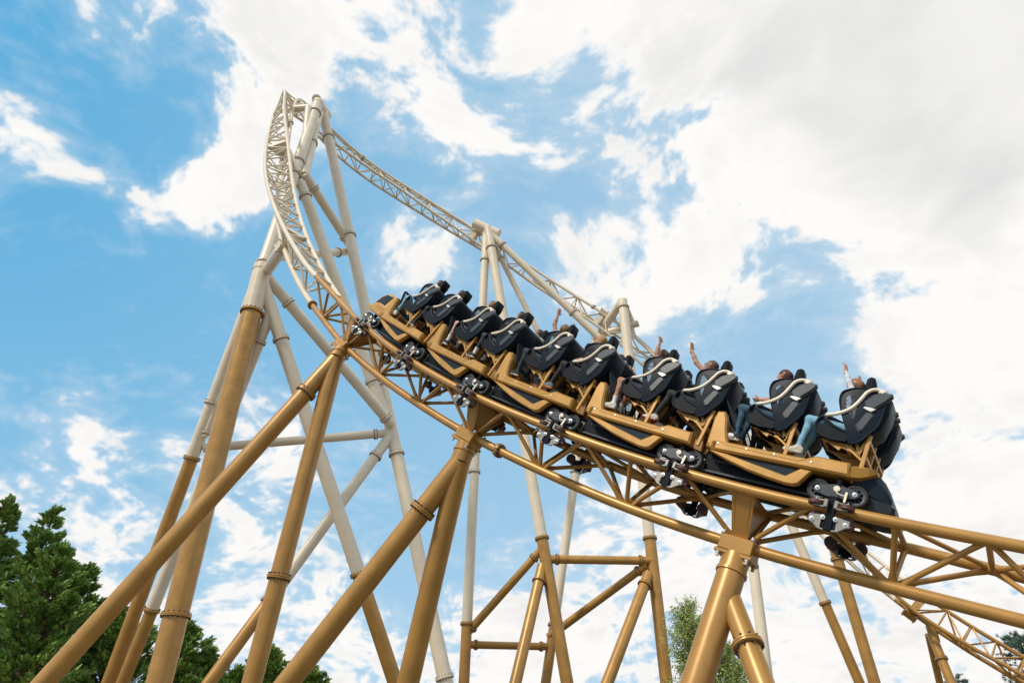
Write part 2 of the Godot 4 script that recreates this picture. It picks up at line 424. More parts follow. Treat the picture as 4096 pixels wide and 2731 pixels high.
# cloud cover 0..9 by bearing (-72..72 degrees in steps of 3) and height above the horizon (rows, 0..84 degrees in steps of 3)
const COVER := [
	[6, 6, 6, 6, 6, 6, 6, 6, 6, 6, 6, 6, 5, 5, 5, 6, 6, 6, 7, 7, 7, 5, 5, 7, 7, 7, 7, 6, 6, 7, 7, 7, 7, 7, 7, 7, 7, 6, 6, 6, 6, 6, 6, 6, 6, 6, 6, 6, 6],
	[6, 6, 6, 6, 6, 6, 6, 6, 6, 6, 6, 6, 5, 5, 5, 6, 6, 6, 7, 7, 7, 5, 5, 7, 8, 8, 7, 6, 5, 7, 8, 7, 7, 8, 7, 7, 7, 6, 6, 6, 6, 6, 6, 6, 6, 6, 6, 6, 6],
	[6, 6, 6, 6, 6, 6, 6, 6, 6, 6, 6, 5, 5, 5, 5, 6, 6, 7, 7, 7, 7, 4, 5, 7, 8, 8, 8, 6, 5, 6, 8, 8, 7, 8, 7, 7, 7, 7, 6, 6, 6, 6, 6, 6, 6, 6, 6, 6, 6],
	[6, 6, 6, 6, 6, 6, 6, 6, 6, 6, 6, 5, 5, 5, 6, 6, 6, 8, 6, 8, 7, 4, 4, 7, 8, 8, 7, 6, 6, 7, 8, 8, 7, 8, 7, 8, 8, 7, 7, 6, 6, 6, 6, 6, 6, 6, 6, 6, 6],
	[6, 6, 6, 6, 6, 6, 6, 6, 6, 5, 5, 4, 4, 4, 6, 2, 2, 5, 3, 7, 5, 1, 3, 5, 6, 6, 6, 6, 7, 8, 7, 6, 4, 6, 7, 7, 9, 8, 8, 7, 6, 6, 6, 6, 6, 6, 6, 6, 6],
	[6, 6, 6, 6, 6, 6, 6, 6, 6, 5, 5, 5, 4, 6, 7, 4, 3, 6, 3, 2, 1, 0, 1, 2, 3, 3, 5, 6, 8, 7, 7, 6, 6, 8, 9, 9, 9, 9, 8, 7, 6, 6, 6, 6, 6, 6, 6, 6, 6],
	[6, 6, 6, 6, 6, 6, 6, 6, 5, 5, 4, 3, 5, 7, 6, 3, 3, 5, 4, 1, 0, 2, 1, 0, 1, 2, 5, 6, 6, 6, 5, 5, 5, 6, 8, 8, 7, 7, 7, 7, 6, 6, 6, 6, 6, 6, 6, 6, 6],
	[6, 6, 6, 6, 6, 6, 6, 6, 4, 3, 3, 3, 6, 7, 3, 4, 5, 7, 5, 3, 2, 2, 1, 0, 1, 2, 3, 4, 4, 4, 3, 3, 2, 3, 7, 7, 7, 9, 8, 8, 7, 6, 6, 6, 6, 6, 6, 6, 6],
	[6, 6, 6, 6, 6, 6, 6, 5, 4, 2, 1, 0, 2, 3, 0, 3, 5, 7, 3, 2, 1, 1, 0, 1, 1, 1, 2, 3, 3, 2, 2, 1, 1, 3, 6, 8, 9, 9, 9, 8, 7, 7, 6, 6, 6, 6, 6, 6, 6],
	[6, 6, 6, 6, 6, 6, 6, 4, 3, 2, 1, 0, 0, 0, 0, 0, 2, 2, 0, 0, 0, 0, 0, 0, 1, 2, 2, 2, 2, 2, 1, 1, 1, 3, 6, 8, 9, 9, 9, 8, 8, 7, 6, 6, 6, 6, 6, 6, 6],
	[6, 6, 6, 6, 6, 6, 5, 4, 3, 2, 0, 0, 0, 0, 0, 0, 0, 0, 0, 0, 0, 0, 0, 0, 1, 2, 2, 2, 2, 1, 1, 2, 1, 1, 2, 7, 8, 9, 9, 9, 8, 7, 7, 6, 6, 6, 6, 6, 6],
	[6, 6, 6, 6, 6, 6, 6, 5, 2, 2, 1, 2, 2, 0, 0, 0, 0, 0, 0, 0, 0, 0, 1, 0, 1, 1, 1, 3, 4, 4, 4, 4, 4, 4, 4, 7, 8, 9, 9, 9, 8, 8, 7, 6, 6, 6, 6, 6, 6],
	[6, 6, 6, 6, 6, 5, 7, 7, 6, 4, 0, 5, 3, 0, 0, 0, 0, 0, 0, 0, 2, 3, 3, 1, 2, 4, 5, 6, 7, 8, 7, 7, 7, 6, 7, 8, 9, 9, 9, 9, 9, 8, 7, 7, 6, 6, 6, 6, 6],
	[6, 6, 6, 6, 5, 4, 2, 5, 8, 6, 4, 4, 7, 8, 5, 2, 1, 0, 0, 1, 3, 5, 5, 1, 2, 3, 4, 5, 5, 7, 8, 8, 7, 7, 8, 9, 9, 9, 9, 9, 9, 8, 8, 7, 6, 6, 6, 6, 6],
	[6, 6, 6, 6, 5, 4, 3, 1, 2, 3, 1, 2, 6, 9, 8, 6, 3, 0, 0, 0, 2, 3, 3, 1, 1, 1, 1, 2, 5, 5, 5, 7, 8, 9, 9, 9, 9, 9, 9, 9, 9, 9, 8, 8, 7, 6, 6, 6, 6],
	[6, 6, 6, 5, 4, 3, 2, 2, 3, 1, 0, 0, 2, 7, 9, 9, 6, 3, 1, 1, 2, 2, 2, 2, 2, 3, 1, 3, 5, 5, 5, 7, 8, 9, 9, 9, 9, 9, 9, 9, 9, 9, 9, 8, 7, 7, 6, 6, 6],
	[6, 6, 6, 5, 4, 4, 3, 4, 5, 2, 4, 2, 2, 7, 8, 8, 6, 3, 1, 3, 5, 7, 7, 8, 7, 7, 5, 4, 5, 6, 7, 7, 7, 6, 8, 9, 9, 9, 9, 9, 9, 9, 8, 8, 7, 7, 6, 6, 6],
	[6, 6, 6, 5, 5, 4, 4, 6, 4, 4, 7, 5, 6, 8, 7, 6, 6, 5, 3, 4, 6, 7, 7, 7, 6, 5, 7, 7, 6, 6, 9, 9, 9, 9, 9, 9, 9, 9, 9, 9, 8, 8, 8, 7, 7, 6, 6, 6, 6],
	[6, 6, 6, 6, 6, 5, 6, 5, 5, 7, 6, 6, 7, 8, 9, 8, 8, 7, 6, 6, 6, 7, 6, 4, 4, 4, 5, 5, 6, 7, 8, 9, 9, 9, 9, 9, 9, 9, 8, 8, 8, 7, 7, 7, 6, 6, 6, 6, 6],
	[6, 6, 6, 6, 6, 6, 6, 5, 6, 6, 6, 6, 7, 8, 8, 8, 8, 8, 8, 8, 7, 5, 6, 7, 8, 9, 8, 7, 8, 8, 9, 9, 9, 9, 9, 8, 8, 8, 8, 7, 7, 7, 7, 6, 6, 6, 6, 6, 6],
	[6, 6, 6, 6, 6, 6, 6, 6, 6, 6, 6, 7, 7, 8, 8, 7, 7, 8, 8, 7, 6, 5, 6, 7, 8, 9, 8, 7, 7, 8, 8, 8, 8, 8, 8, 8, 8, 7, 7, 7, 7, 6, 6, 6, 6, 6, 6, 6, 6],
	[6, 6, 6, 6, 6, 6, 6, 6, 6, 6, 6, 7, 7, 7, 7, 7, 7, 7, 7, 7, 6, 6, 6, 7, 7, 8, 7, 7, 7, 7, 7, 7, 8, 7, 7, 7, 7, 7, 7, 6, 6, 6, 6, 6, 6, 6, 6, 6, 6],
	[6, 6, 6, 6, 6, 6, 6, 6, 6, 6, 6, 6, 6, 6, 6, 7, 7, 7, 7, 6, 6, 6, 6, 7, 7, 7, 7, 7, 6, 7, 7, 7, 7, 7, 7, 6, 6, 6, 6, 6, 6, 6, 6, 6, 6, 6, 6, 6, 6],
	[6, 6, 6, 6, 6, 6, 6, 6, 6, 6, 6, 6, 6, 6, 6, 6, 6, 6, 6, 6, 6, 6, 6, 6, 6, 7, 6, 6, 6, 6, 6, 6, 6, 6, 6, 6, 6, 6, 6, 6, 6, 6, 6, 6, 6, 6, 6, 6, 6],
	[6, 6, 6, 6, 6, 6, 6, 6, 6, 6, 6, 6, 6, 6, 6, 6, 6, 6, 6, 6, 6, 6, 6, 6, 6, 6, 6, 6, 6, 6, 6, 6, 6, 6, 6, 6, 6, 6, 6, 6, 6, 6, 6, 6, 6, 6, 6, 6, 6],
	[6, 6, 6, 6, 6, 6, 6, 6, 6, 6, 6, 6, 6, 6, 6, 6, 6, 6, 6, 6, 6, 6, 6, 6, 6, 6, 6, 6, 6, 6, 6, 6, 6, 6, 6, 6, 6, 6, 6, 6, 6, 6, 6, 6, 6, 6, 6, 6, 6],
	[6, 6, 6, 6, 6, 6, 6, 6, 6, 6, 6, 6, 6, 6, 6, 6, 6, 6, 6, 6, 6, 6, 6, 6, 6, 6, 6, 6, 6, 6, 6, 6, 6, 6, 6, 6, 6, 6, 6, 6, 6, 6, 6, 6, 6, 6, 6, 6, 6],
	[6, 6, 6, 6, 6, 6, 6, 6, 6, 6, 6, 6, 6, 6, 6, 6, 6, 6, 6, 6, 6, 6, 6, 6, 6, 6, 6, 6, 6, 6, 6, 6, 6, 6, 6, 6, 6, 6, 6, 6, 6, 6, 6, 6, 6, 6, 6, 6, 6],
	[6, 6, 6, 6, 6, 6, 6, 6, 6, 6, 6, 6, 6, 6, 6, 6, 6, 6, 6, 6, 6, 6, 6, 6, 6, 6, 6, 6, 6, 6, 6, 6, 6, 6, 6, 6, 6, 6, 6, 6, 6, 6, 6, 6, 6, 6, 6, 6, 6],
]

# ------------------------------------------------------------------ track
var C := []      # dense track: [spine, up, forward, left]
const SUB := 8
const GAUGE := 1.126
const RISE := 0.76
const RAIL_R := 0.084

func station(u: float) -> Array:        # u counts spine nodes; TRACK starts at u = -7
	var f := clampf(u + 7.0, 0.0, TRACK.size() - 1.001)
	var i := int(f)
	var t := f - i
	var p := []
	var v := []
	for k in 4:
		var r: Array = TRACK[clampi(i - 1 + k, 0, TRACK.size() - 1)]
		p.append(Vector3(r[0], r[1], r[2]))
		v.append(Vector3(r[3], r[4], r[5]))
	var pos: Vector3 = p[1].cubic_interpolate(p[2], p[0], p[3], t)
	var pos2: Vector3 = p[1].cubic_interpolate(p[2], p[0], p[3], t + 0.02)
	var up: Vector3 = v[1].cubic_interpolate(v[2], v[0], v[3], t)
	var fwd := (pos2 - pos).normalized()
	up = (up - fwd * up.dot(fwd)).normalized()
	return [pos, up, fwd, up.cross(fwd)]

func rail_at(u: float, side: float) -> Vector3:
	var s := station(u)
	return s[0] + s[1] * RISE + s[3] * side * GAUGE * 0.5

func brace_mesh() -> ArrayMesh:          # unit tube along y, its ends pressed flat
	if not cache.has("brace"):
		var st := surf()
		var prof := [[0.0, 1.45, 0.45], [0.10, 1.3, 0.6], [0.2, 1.0, 1.0], [0.8, 1.0, 1.0], [0.90, 1.3, 0.6], [1.0, 1.45, 0.45]]
		for i in prof.size() - 1:
			for k in 10:
				var q := []
				for e in [[i, k], [i, k + 1], [i + 1, k + 1], [i + 1, k]]:
					var a: float = TAU * e[1] / 10.0
					var r: Array = prof[e[0]]
					q.append(Vector3(cos(a) * r[1], r[0], sin(a) * r[2]))
				quad(st, q[0], q[3], q[2], q[1], true)
		cache["brace"] = done(st)
	return cache["brace"]

func brace(p: Vector3, q: Vector3, r: float, m: Material, parent: Node3D, hint: Vector3) -> void:
	var d := q - p
	var y := d.normalized()
	var x := (hint - y * hint.dot(y)).normalized()
	part("brace", brace_mesh(), m, parent, Transform3D(Basis(x * r, d, x.cross(y) * r), p))

func bolt_ring(r: float, count: int, size: float, gap: float) -> ArrayMesh:
	var key := "bolts%.3f_%d" % [r, count]
	if not cache.has(key):
		var st := surf()
		for k in count:
			var a := TAU * (k + 0.5) / count
			for s in [-1.0, 1.0]:
				var t := Transform3D(Basis(), Vector3(cos(a) * r, s * gap, sin(a) * r))
				lathe(st, [[0.0, -size], [size, -size], [size, size * 0.9], [0.0, size * 0.9]], 6, t)
		cache[key] = done(st)
	return cache[key]

func flange(p: Vector3, d: Vector3, r: float, m: Material, parent: Node3D) -> void:
	var key := "flange%.3f" % r
	var w := 0.045 + r * 0.10
	var t := 0.035 + r * 0.05
	if not cache.has(key):
		var st := surf()
		lathe(st, [[r * 0.9, -t], [r + w - 0.012, -t], [r + w, -t + 0.01], [r + w, -0.006], [r + w - 0.014, -0.005], [r + w - 0.014, 0.005], [r + w, 0.006], [r + w, t - 0.01], [r + w - 0.012, t], [r * 0.9, t]], 32)
		cache[key] = done(st)
	var f := part("flange", cache[key], m, parent, Transform3D(along(d), p))
	part("bolts", bolt_ring(r + w * 0.52, 16 if r > 0.18 else 10, 0.016 + r * 0.03, t + 0.014), M.bolt, f)

func gusset(u: float, m: Material, parent: Node3D) -> void:
	var s := station(u)
	var n := rail_at(u, 1.0)
	var f := rail_at(u, -1.0)
	var st := surf()
	var fw: Vector3 = s[2]
	var lo: Vector3 = s[0] + s[1] * 0.06
	# two side plates from the spine to each rail, closed by webs in front and behind
	for e in [[n, 1.0], [f, -1.0]]:
		var foot: Vector3 = lo + s[3] * e[1] * 0.10
		quad(st, foot - fw * 0.13, foot + fw * 0.13, e[0] + fw * 0.20, e[0] - fw * 0.20)
	for k in [-1.0, 1.0]:
		var l: Vector3 = fw * 0.09 * k
		var top: Vector3 = s[0] + s[1] * (RISE - 0.02)
		quad(st, lo + s[3] * 0.10 + l, n + l * 1.5 - s[1] * 0.02, top + l * 1.3, lo - s[3] * 0.10 + l)
		tri(st, lo - s[3] * 0.10 + l, top + l * 1.3, f + l * 1.5 - s[1] * 0.02)
	quad(st, n - fw * 0.16 - s[1] * 0.02, n + fw * 0.16 - s[1] * 0.02, f + fw * 0.16 - s[1] * 0.02, f - fw * 0.16 - s[1] * 0.02)
	part("gusset", done(st), m, parent)
	# stiffening ribs proud of the web
	for e in [n, f]:
		var rib := surf()
		bar(rib, lo + fw * 0.10, e + fw * 0.14, 0.035, 0.05, fw)
		bar(rib, lo - fw * 0.10, e - fw * 0.14, 0.035, 0.05, fw)
		part("gusset_rib", done(rib), m, parent)

func saddle(u: float, dir: Vector3, m: Material, parent: Node3D) -> void:   # bolted head block under the spine
	var s := station(u)
	var st := surf()
	box(st, -0.27, 0.27, -0.16, 0.085, -0.215, 0.215, 0.012)
	box(st, -0.30, 0.30, -0.225, -0.168, -0.235, 0.235, 0.008)
	var t := Transform3D(Basis(s[2], s[1], s[2].cross(s[1])), s[0])
	var o := part("saddle_block", done(st), m, parent, t)
	var b := surf()
	for x in [-0.235, 0.235]:
		for z in [-0.19, 0.19]:
			lathe(b, [[0.0, -0.30], [0.03, -0.30], [0.03, -0.25], [0.045, -0.25], [0.045, -0.225]], 6, Transform3D(Basis(), Vector3(x, 0, z)))
			lathe(b, [[0.045, 0.085], [0.045, 0.10], [0.03, 0.10], [0.03, 0.14], [0.0, 0.14]], 6, Transform3D(Basis(), Vector3(x, 0, z)))
	part("bolts", done(b), M.zinc, o)

func track_piece(label: String, u0: float, u1: float, m: Material, double_spine: bool, flanges: Array, gussets: Array) -> void:
	var t := thing("coaster_track", label, "coaster track", Transform3D(), "lengths of coaster track")
	var n := int((u1 - u0) * SUB) + 1
	for side in [1.0, -1.0]:
		var pts := []
		for i in n + 1:
			pts.append(rail_at(lerpf(u0, u1, float(i) / n), side))
		var st := surf()
		sweep(st, pts, RAIL_R, 20)
		part("rail", done(st), m, t)
	for off in ([-0.13, 0.13] if double_spine else [0.0]):
		var pts := []
		for i in n + 1:
			var s := station(lerpf(u0, u1, float(i) / n))
			pts.append(s[0] + s[3] * off)
		var st := surf()
		sweep(st, pts, 0.075 if double_spine else 0.092, 20)
		part("spine_tube", done(st), m, t)
	var k0 := int(ceil(u0))
	for k in range(k0, int(floor(u1)) + 1):
		var s := station(k)
		var up: Vector3 = s[1]
		var mid_ok := k + 0.5 <= u1
		var n0 := rail_at(k, 1.0)
		var f0 := rail_at(k, -1.0)
		var foot: Vector3 = s[0] + up * 0.05
		if not k in gussets:
			brace(foot, n0, 0.042, m, t, s[2])
			brace(foot, f0, 0.042, m, t, s[2])
			brace(n0, f0, 0.040, m, t, up)
		if mid_ok:
			var n1 := rail_at(k + 0.5, 1.0)
			var f1 := rail_at(k + 0.5, -1.0)
			brace(n1, f1, 0.040, m, t, up)
			brace(f0 if k % 2 == 0 else n0, n1 if k % 2 == 0 else f1, 0.036, m, t, up)
			if k + 1 <= u1:
				brace(n1 if k % 2 == 0 else f1, rail_at(k + 1, -1.0 if k % 2 == 0 else 1.0), 0.036, m, t, up)
			brace(foot + s[2] * 0.08, n1, 0.040, m, t, up)
			brace(foot + s[2] * 0.08, f1, 0.040, m, t, up)
		if k - 0.5 >= u0:
			brace(foot - s[2] * 0.08, rail_at(k - 0.5, 1.0), 0.040, m, t, up)
			brace(foot - s[2] * 0.08, rail_at(k - 0.5, -1.0), 0.040, m, t, up)
	if double_spine:
		# plates with round-ended slots between the two spine tubes
		var u := u0 + 0.1
		while u < u1 - 0.1:
			var s := station(u)
			if not cache.has("spine_plate"):
				var st := surf()
				box(st, -0.15, 0.15, -0.035, 0.035, -0.11, 0.11, 0.006)
				cache["spine_plate"] = done(st)
			part("spine_plate", cache["spine_plate"], m, t, Transform3D(Basis(s[2], s[1], s[2].cross(s[1])), s[0]))
			u += 0.5
	for fu in flanges:
		var s := station(fu)
		if double_spine:
			for off in [-0.13, 0.13]:
				flange(s[0] + s[3] * off, s[2], 0.085, m, t)
		else:
			flange(s[0], s[2], 0.10, m, t)
	for gu in gussets:
		gusset(gu, m, t)
	for e in gussets:
		saddle(e, Vector3.DOWN, m, t)

func build_track() -> void:
	track_piece("ochre coaster track under the train, three ochre tubes with triangular bracing", -7.0, 8.55, M.ochre, false, [3.55, 8.5], [-5, 1, 4, 7])
	track_piece("cream coaster track climbing steeply ahead of the train to the crest", 8.55, 14.5, M.cream, false, [], [11])
	track_piece("cream twisted track over the crest beside the top of the tall tower", 14.5, 21.6, M.cream, true, [18.0], [16])
	track_piece("cream track dropping upside down from the crest past two capped columns", 21.6, 36.0, M.cream, true, [23.4, 29.4, 32.6], [28, 33])
	track_piece("cream track seen behind and below the train, running down to the ochre end", 36.0, 43.6, M.cream, false, [], [])
	track_piece("ochre end of the far track running out over a low support beside a pine", 43.6, 51.9, M.ochre, false, [], [44])

# ------------------------------------------------------------------ supports
func build_supports() -> void:
	var words := {
		"tower": ["support_tower", "tall tower of cream tubes with ochre lower legs carrying the crest of the track", "support tower"],
		"frame": ["support_portal", "cream and ochre tube frame with two capped columns under the inverted drop", "support portal"],
		"leg_a": ["track_support", "single plain cream column standing behind the thick ochre forked support", "track support"],
		"leg_b": ["track_support", "slanting cream leg that turns ochre below a flange, carrying the far track", "track support"],
		"leg_c": ["track_support", "slanting ochre leg under the far track where it passes behind the last car", "track support"],
		"leg_d": ["track_support", "low ochre support with a collar under the ochre end of the far track", "track support"],
		"near_a": ["track_support", "ochre A-shaped support with spread legs under the front of the train", "track support"],
		"near_b": ["track_support", "ochre A-shaped support with spread legs under the middle of the train", "track support"],
		"near_d": ["track_support", "short ochre post under the low end of the track behind the last car", "track support"],
		"near_c": ["track_support", "thick ochre forked support under the rear of the train, its branch flanged", "track support"],
	}
	for key in SUPPORTS:
		var w: Array = words[key]
		var t := thing(w[0], w[1], w[2], Transform3D(), "supports of the coaster track")
		for e in SUPPORTS[key]:
			var p := Vector3(e[1], e[2], e[3])
			var q := Vector3(e[4], e[5], e[6])
			var r: float = e[7]
			var first: Material = M.ochre if e[8] == 1 else M.cream
			var pieces := [[0.0, 1.0, first]]
			if e[10] > 0.0:
				pieces = [[0.0, e[10], first], [e[10], 1.0, M.ochre]]
			for s in pieces:
				var a := p.lerp(q, s[0])
				var b := p.lerp(q, s[1])
				var y := b - a
				var bs := along(y)
				part(e[0], pipe_mesh(), s[2], t, Transform3D(Basis(bs.x * r, y, bs.z * r), a))
			for f in e[9]:
				var mm: Material = first
				if e[10] > 0.0 and f >= e[10] - 0.0005:
					mm = M.ochre
				flange(p.lerp(q, f), q - p, r, mm, t)
			# welded collar near the upper end
			if e[0] in ["neck_tube", "main_column", "forked_column"] and r > 0.2:
				var st := surf()
				lathe(st, [[r * 0.95, -0.03], [r + 0.022, -0.025], [r + 0.022, 0.025], [r * 0.95, 0.03]], 32)
				part("collar", done(st), first, t, Transform3D(along(q - p), p + (q - p).normalized() * (0.16 if e[0] == "neck_tube" else 0.28)))
			if e[5] < 0.05:
				var st := surf()
				lathe(st, [[0.0, 0.06], [r + 0.22, 0.06], [r + 0.24, 0.04], [r + 0.24, -0.05], [0.0, -0.05]], 24)
				part("base_plate", done(st), M.ochre, t, Transform3D(Basis(), Vector3(q.x, 0.0, q.z)))

func pipe_mesh() -> ArrayMesh:
	if not cache.has("pipe"):
		var st := surf()
		lathe(st, [[1.0, 0.0], [1.0, 1.0]], 40, Transform3D(), true)
		lathe(st, [[0.0, 0.0], [1.0, 0.0]], 40)
		lathe(st, [[1.0, 1.0], [0.0, 1.0]], 40)
		cache["pipe"] = done(st)
	return cache["pipe"]

# ------------------------------------------------------------------ train
const BOGIES := [2.94, 5.51, 8.09, 10.65, 13.22, 15.85]     # metres along the rails, from the near end of the track
var arc := []                                                # [metres, u]

func measure_track() -> void:
	var s := 0.0
	var last := Vector3.ZERO
	for i in 12 * 64:
		var u := -1.0 + i / 64.0
		var st := station(u)
		var p: Vector3 = st[0] + st[1] * RISE
		if i:
			s += p.distance_to(last)
		last = p
		arc.append([s, u])

func u_at(s: float) -> float:
	for i in range(1, arc.size()):
		if arc[i][0] >= s:
			return lerpf(arc[i - 1][1], arc[i][1], inverse_lerp(arc[i - 1][0], arc[i][0], s))
	return 10.0

func rail_frame(s: float) -> Transform3D:
	var st := station(u_at(s))
	return Transform3D(Basis(st[2], st[1], st[2].cross(st[1])), st[0] + st[1] * RISE)

func car_frame(s0: float, s1: float) -> Transform3D:
	var a := rail_frame(s0)
	var b := rail_frame(s1)
	var x := (b.origin - a.origin).normalized()
	var y := a.basis.y + b.basis.y
	y = (y - x * y.dot(x)).normalized()
	return Transform3D(Basis(x, y, x.cross(y)), a.origin)

func wheel_meshes() -> void:
	if cache.has("tyre"):
		return
	var st := surf()
	lathe(st, [[0.128, -0.05], [0.150, -0.05], [0.162, -0.044], [0.166, -0.03], [0.166, 0.03], [0.162, 0.044], [0.150, 0.05], [0.128, 0.05], [0.128, -0.05]], 32, Transform3D(), true)
	cache["tyre"] = done(st)
	st = surf()
	lathe(st, [[0.10, -0.04], [0.131, -0.045], [0.131, 0.045], [0.10, 0.04], [0.10, -0.04]], 32)
	lathe(st, [[0.0, -0.052], [0.042, -0.05], [0.042, 0.05], [0.0, 0.052]], 16)
	for k in 8:
		var a := TAU * k / 8.0
		bar(st, Vector3(cos(a), 0, sin(a)) * 0.03, Vector3(cos(a), 0, sin(a)) * 0.11, 0.018, 0.06, Vector3.UP)
	cache["rim"] = done(st)
	st = surf()
	lathe(st, [[0.05, -0.032], [0.092, -0.032], [0.10, -0.024], [0.10, 0.024], [0.092, 0.032], [0.05, 0.032]], 24)
	cache["guide_tyre"] = done(st)
	st = surf()
	lathe(st, [[0.0, -0.034], [0.055, -0.034], [0.055, 0.034], [0.0, 0.034]], 16)
	cache["guide_hub"] = done(st)
	st = surf()
	lathe(st, [[0.0, 0.0], [0.034, 0.0], [0.034, 0.006], [0.018, 0.008], [0.018, 0.026], [0.011, 0.028], [0.011, 0.05], [0.0, 0.052]], 10)
	cache["axle_nut"] = done(st)

func make_bogie() -> Node3D:
	wheel_meshes()
	var o := Node3D.new()
	o.name = "wheel_assembly"
	var beam := surf()
	box(beam, -0.10, 0.10, 0.20, 0.38, -0.5, 0.5, 0.02)
	box(beam, -0.07, 0.07, 0.36, 0.48, -0.42, 0.42, 0.02)
	for s in [-1.0, 1.0]:
		lathe(beam, [[0.0, 0.30], [0.075, 0.30], [0.075, 0.37], [0.05, 0.37], [0.05, 0.46], [0.0, 0.46]], 16, Transform3D(Basis(), Vector3(-0.02, 0, -s * 0.60)))
	part("axle_beam", done(beam), M.black, o)
	for s in [-1.0, 1.0]:
		var out := Basis(Vector3(1, 0, 0), Vector3(0, 0, -s), Vector3(0, s, 0))   # y axis points outwards
		for x in [-0.255, 0.255]:
			var w := part("road_wheel", cache["tyre"], M.rubber, o, Transform3D(out, at(x, 0.25, s * 0.565)))
			part("rim", cache["rim"], M.rim, o, w.transform)
			part("axle_nut", cache["axle_nut"], M.zinc, o, Transform3D(out, at(x, 0.25, s * 0.665)))
		var pts := []
		for k in 13:
			var a := PI * 0.5 + PI * k / 12.0
			pts.append([-0.255 + cos(a) * 0.062, 0.25 + sin(a) * 0.062])
		pts.append([-0.10, 0.15])
		pts.append([0.10, 0.15])
		for k in 13:
			var a := -PI * 0.5 + PI * k / 12.0
			pts.append([0.255 + cos(a) * 0.062, 0.25 + sin(a) * 0.062])
		pts.append([0.05, 0.355])
		pts.append([-0.05, 0.355])
		part("side_plate", slab(pts, minf(s * 0.63, s * 0.665), maxf(s * 0.63, s * 0.665), 0.006), M.steel_dark, o)
		var piv := surf()
		lathe(piv, [[0.0, 0.0], [0.048, 0.0], [0.048, 0.02], [0.04, 0.026], [0.0, 0.026]], 20, Transform3D(out, at(-0.01, 0.285, s * 0.664)))
		part("pivot_cap", done(piv), M.bar_white, o)
		var hose := surf()
		sweep(hose, [at(-0.01, 0.27, s * 0.70), at(-0.03, 0.21, s * 0.72), at(-0.10, 0.185, s * 0.72), at(-0.155, 0.20, s * 0.71)], 0.010, 8)
		bar(hose, at(-0.155, 0.25, s * 0.70), at(-0.15, 0.09, s * 0.72), 0.022, 0.03, Vector3(1, 0, 0))
		part("hose", done(hose), M.bar_white, o)
		# guide wheels beside the rail, on vertical pins
		for x in [-0.215, 0.215]:
			var gw := part("guide_wheel", cache["guide_tyre"], M.red_tyre, o, Transform3D(Basis(), at(x, 0.0, s * 0.750)))
			part("hub", cache["guide_hub"], M.steel_dark, o, gw.transform)
			part("axle_nut", cache["axle_nut"], M.zinc, o, Transform3D(Basis(), at(x, 0.034, s * 0.750)))
			# up-stop wheels under the rail
			var uw := part("upstop_wheel", cache["guide_tyre"], M.red_tyre, o, Transform3D(out, at(x, -0.186, s * 0.585)))
			part("hub", cache["guide_hub"], M.steel_dark, o, uw.transform)
			part("axle_nut", cache["axle_nut"], M.zinc, o, Transform3D(out, at(x * 1.06, -0.235, s * 0.715)))
		var yoke := surf()
		box(yoke, -0.055, 0.055, -0.36, 0.16, minf(s * 0.655, s * 0.71), maxf(s * 0.655, s * 0.71), 0.008)
		box(yoke, -0.10, 0.10, -0.33, -0.22, minf(s * 0.60, s * 0.69), maxf(s * 0.60, s * 0.69), 0.008)
		part("yoke", done(yoke), M.black, o)
		for e in [-1.0, 1.0]:
			var pl := [[0.065 * e, -0.135], [0.20 * e, -0.155], [0.275 * e, -0.165], [0.285 * e, -0.265], [0.22 * e, -0.29], [0.13 * e, -0.36], [0.055 * e, -0.37], [0.05 * e, -0.345], [0.10 * e, -0.335], [0.10 * e, -0.22], [0.065 * e, -0.22]]
			part("clamp_plate", slab(pl, minf(s * 0.685, s * 0.715), maxf(s * 0.685, s * 0.715), 0.005), M.silver, o)
			var br := surf()
			box(br, minf(0.04 * e, 0.10 * e), maxf(0.04 * e, 0.10 * e), -0.05, 0.075, minf(s * 0.70, s * 0.80), maxf(s * 0.70, s * 0.80), 0.01)
			bar(br, at(0.08 * e, 0.045, s * 0.77), at(0.23 * e, 0.045, s * 0.765), 0.05, 0.018, Vector3.UP)
			bar(br, at(0.08 * e, -0.045, s * 0.77), at(0.23 * e, -0.045, s * 0.765), 0.05, 0.018, Vector3.UP)
			part("guide_bracket", done(br), M.silver, o)
			part("clamp_nut", cache["axle_nut"], M.zinc, o, Transform3D(out, at(0.085 * e, -0.185, s * 0.715)))
	return o

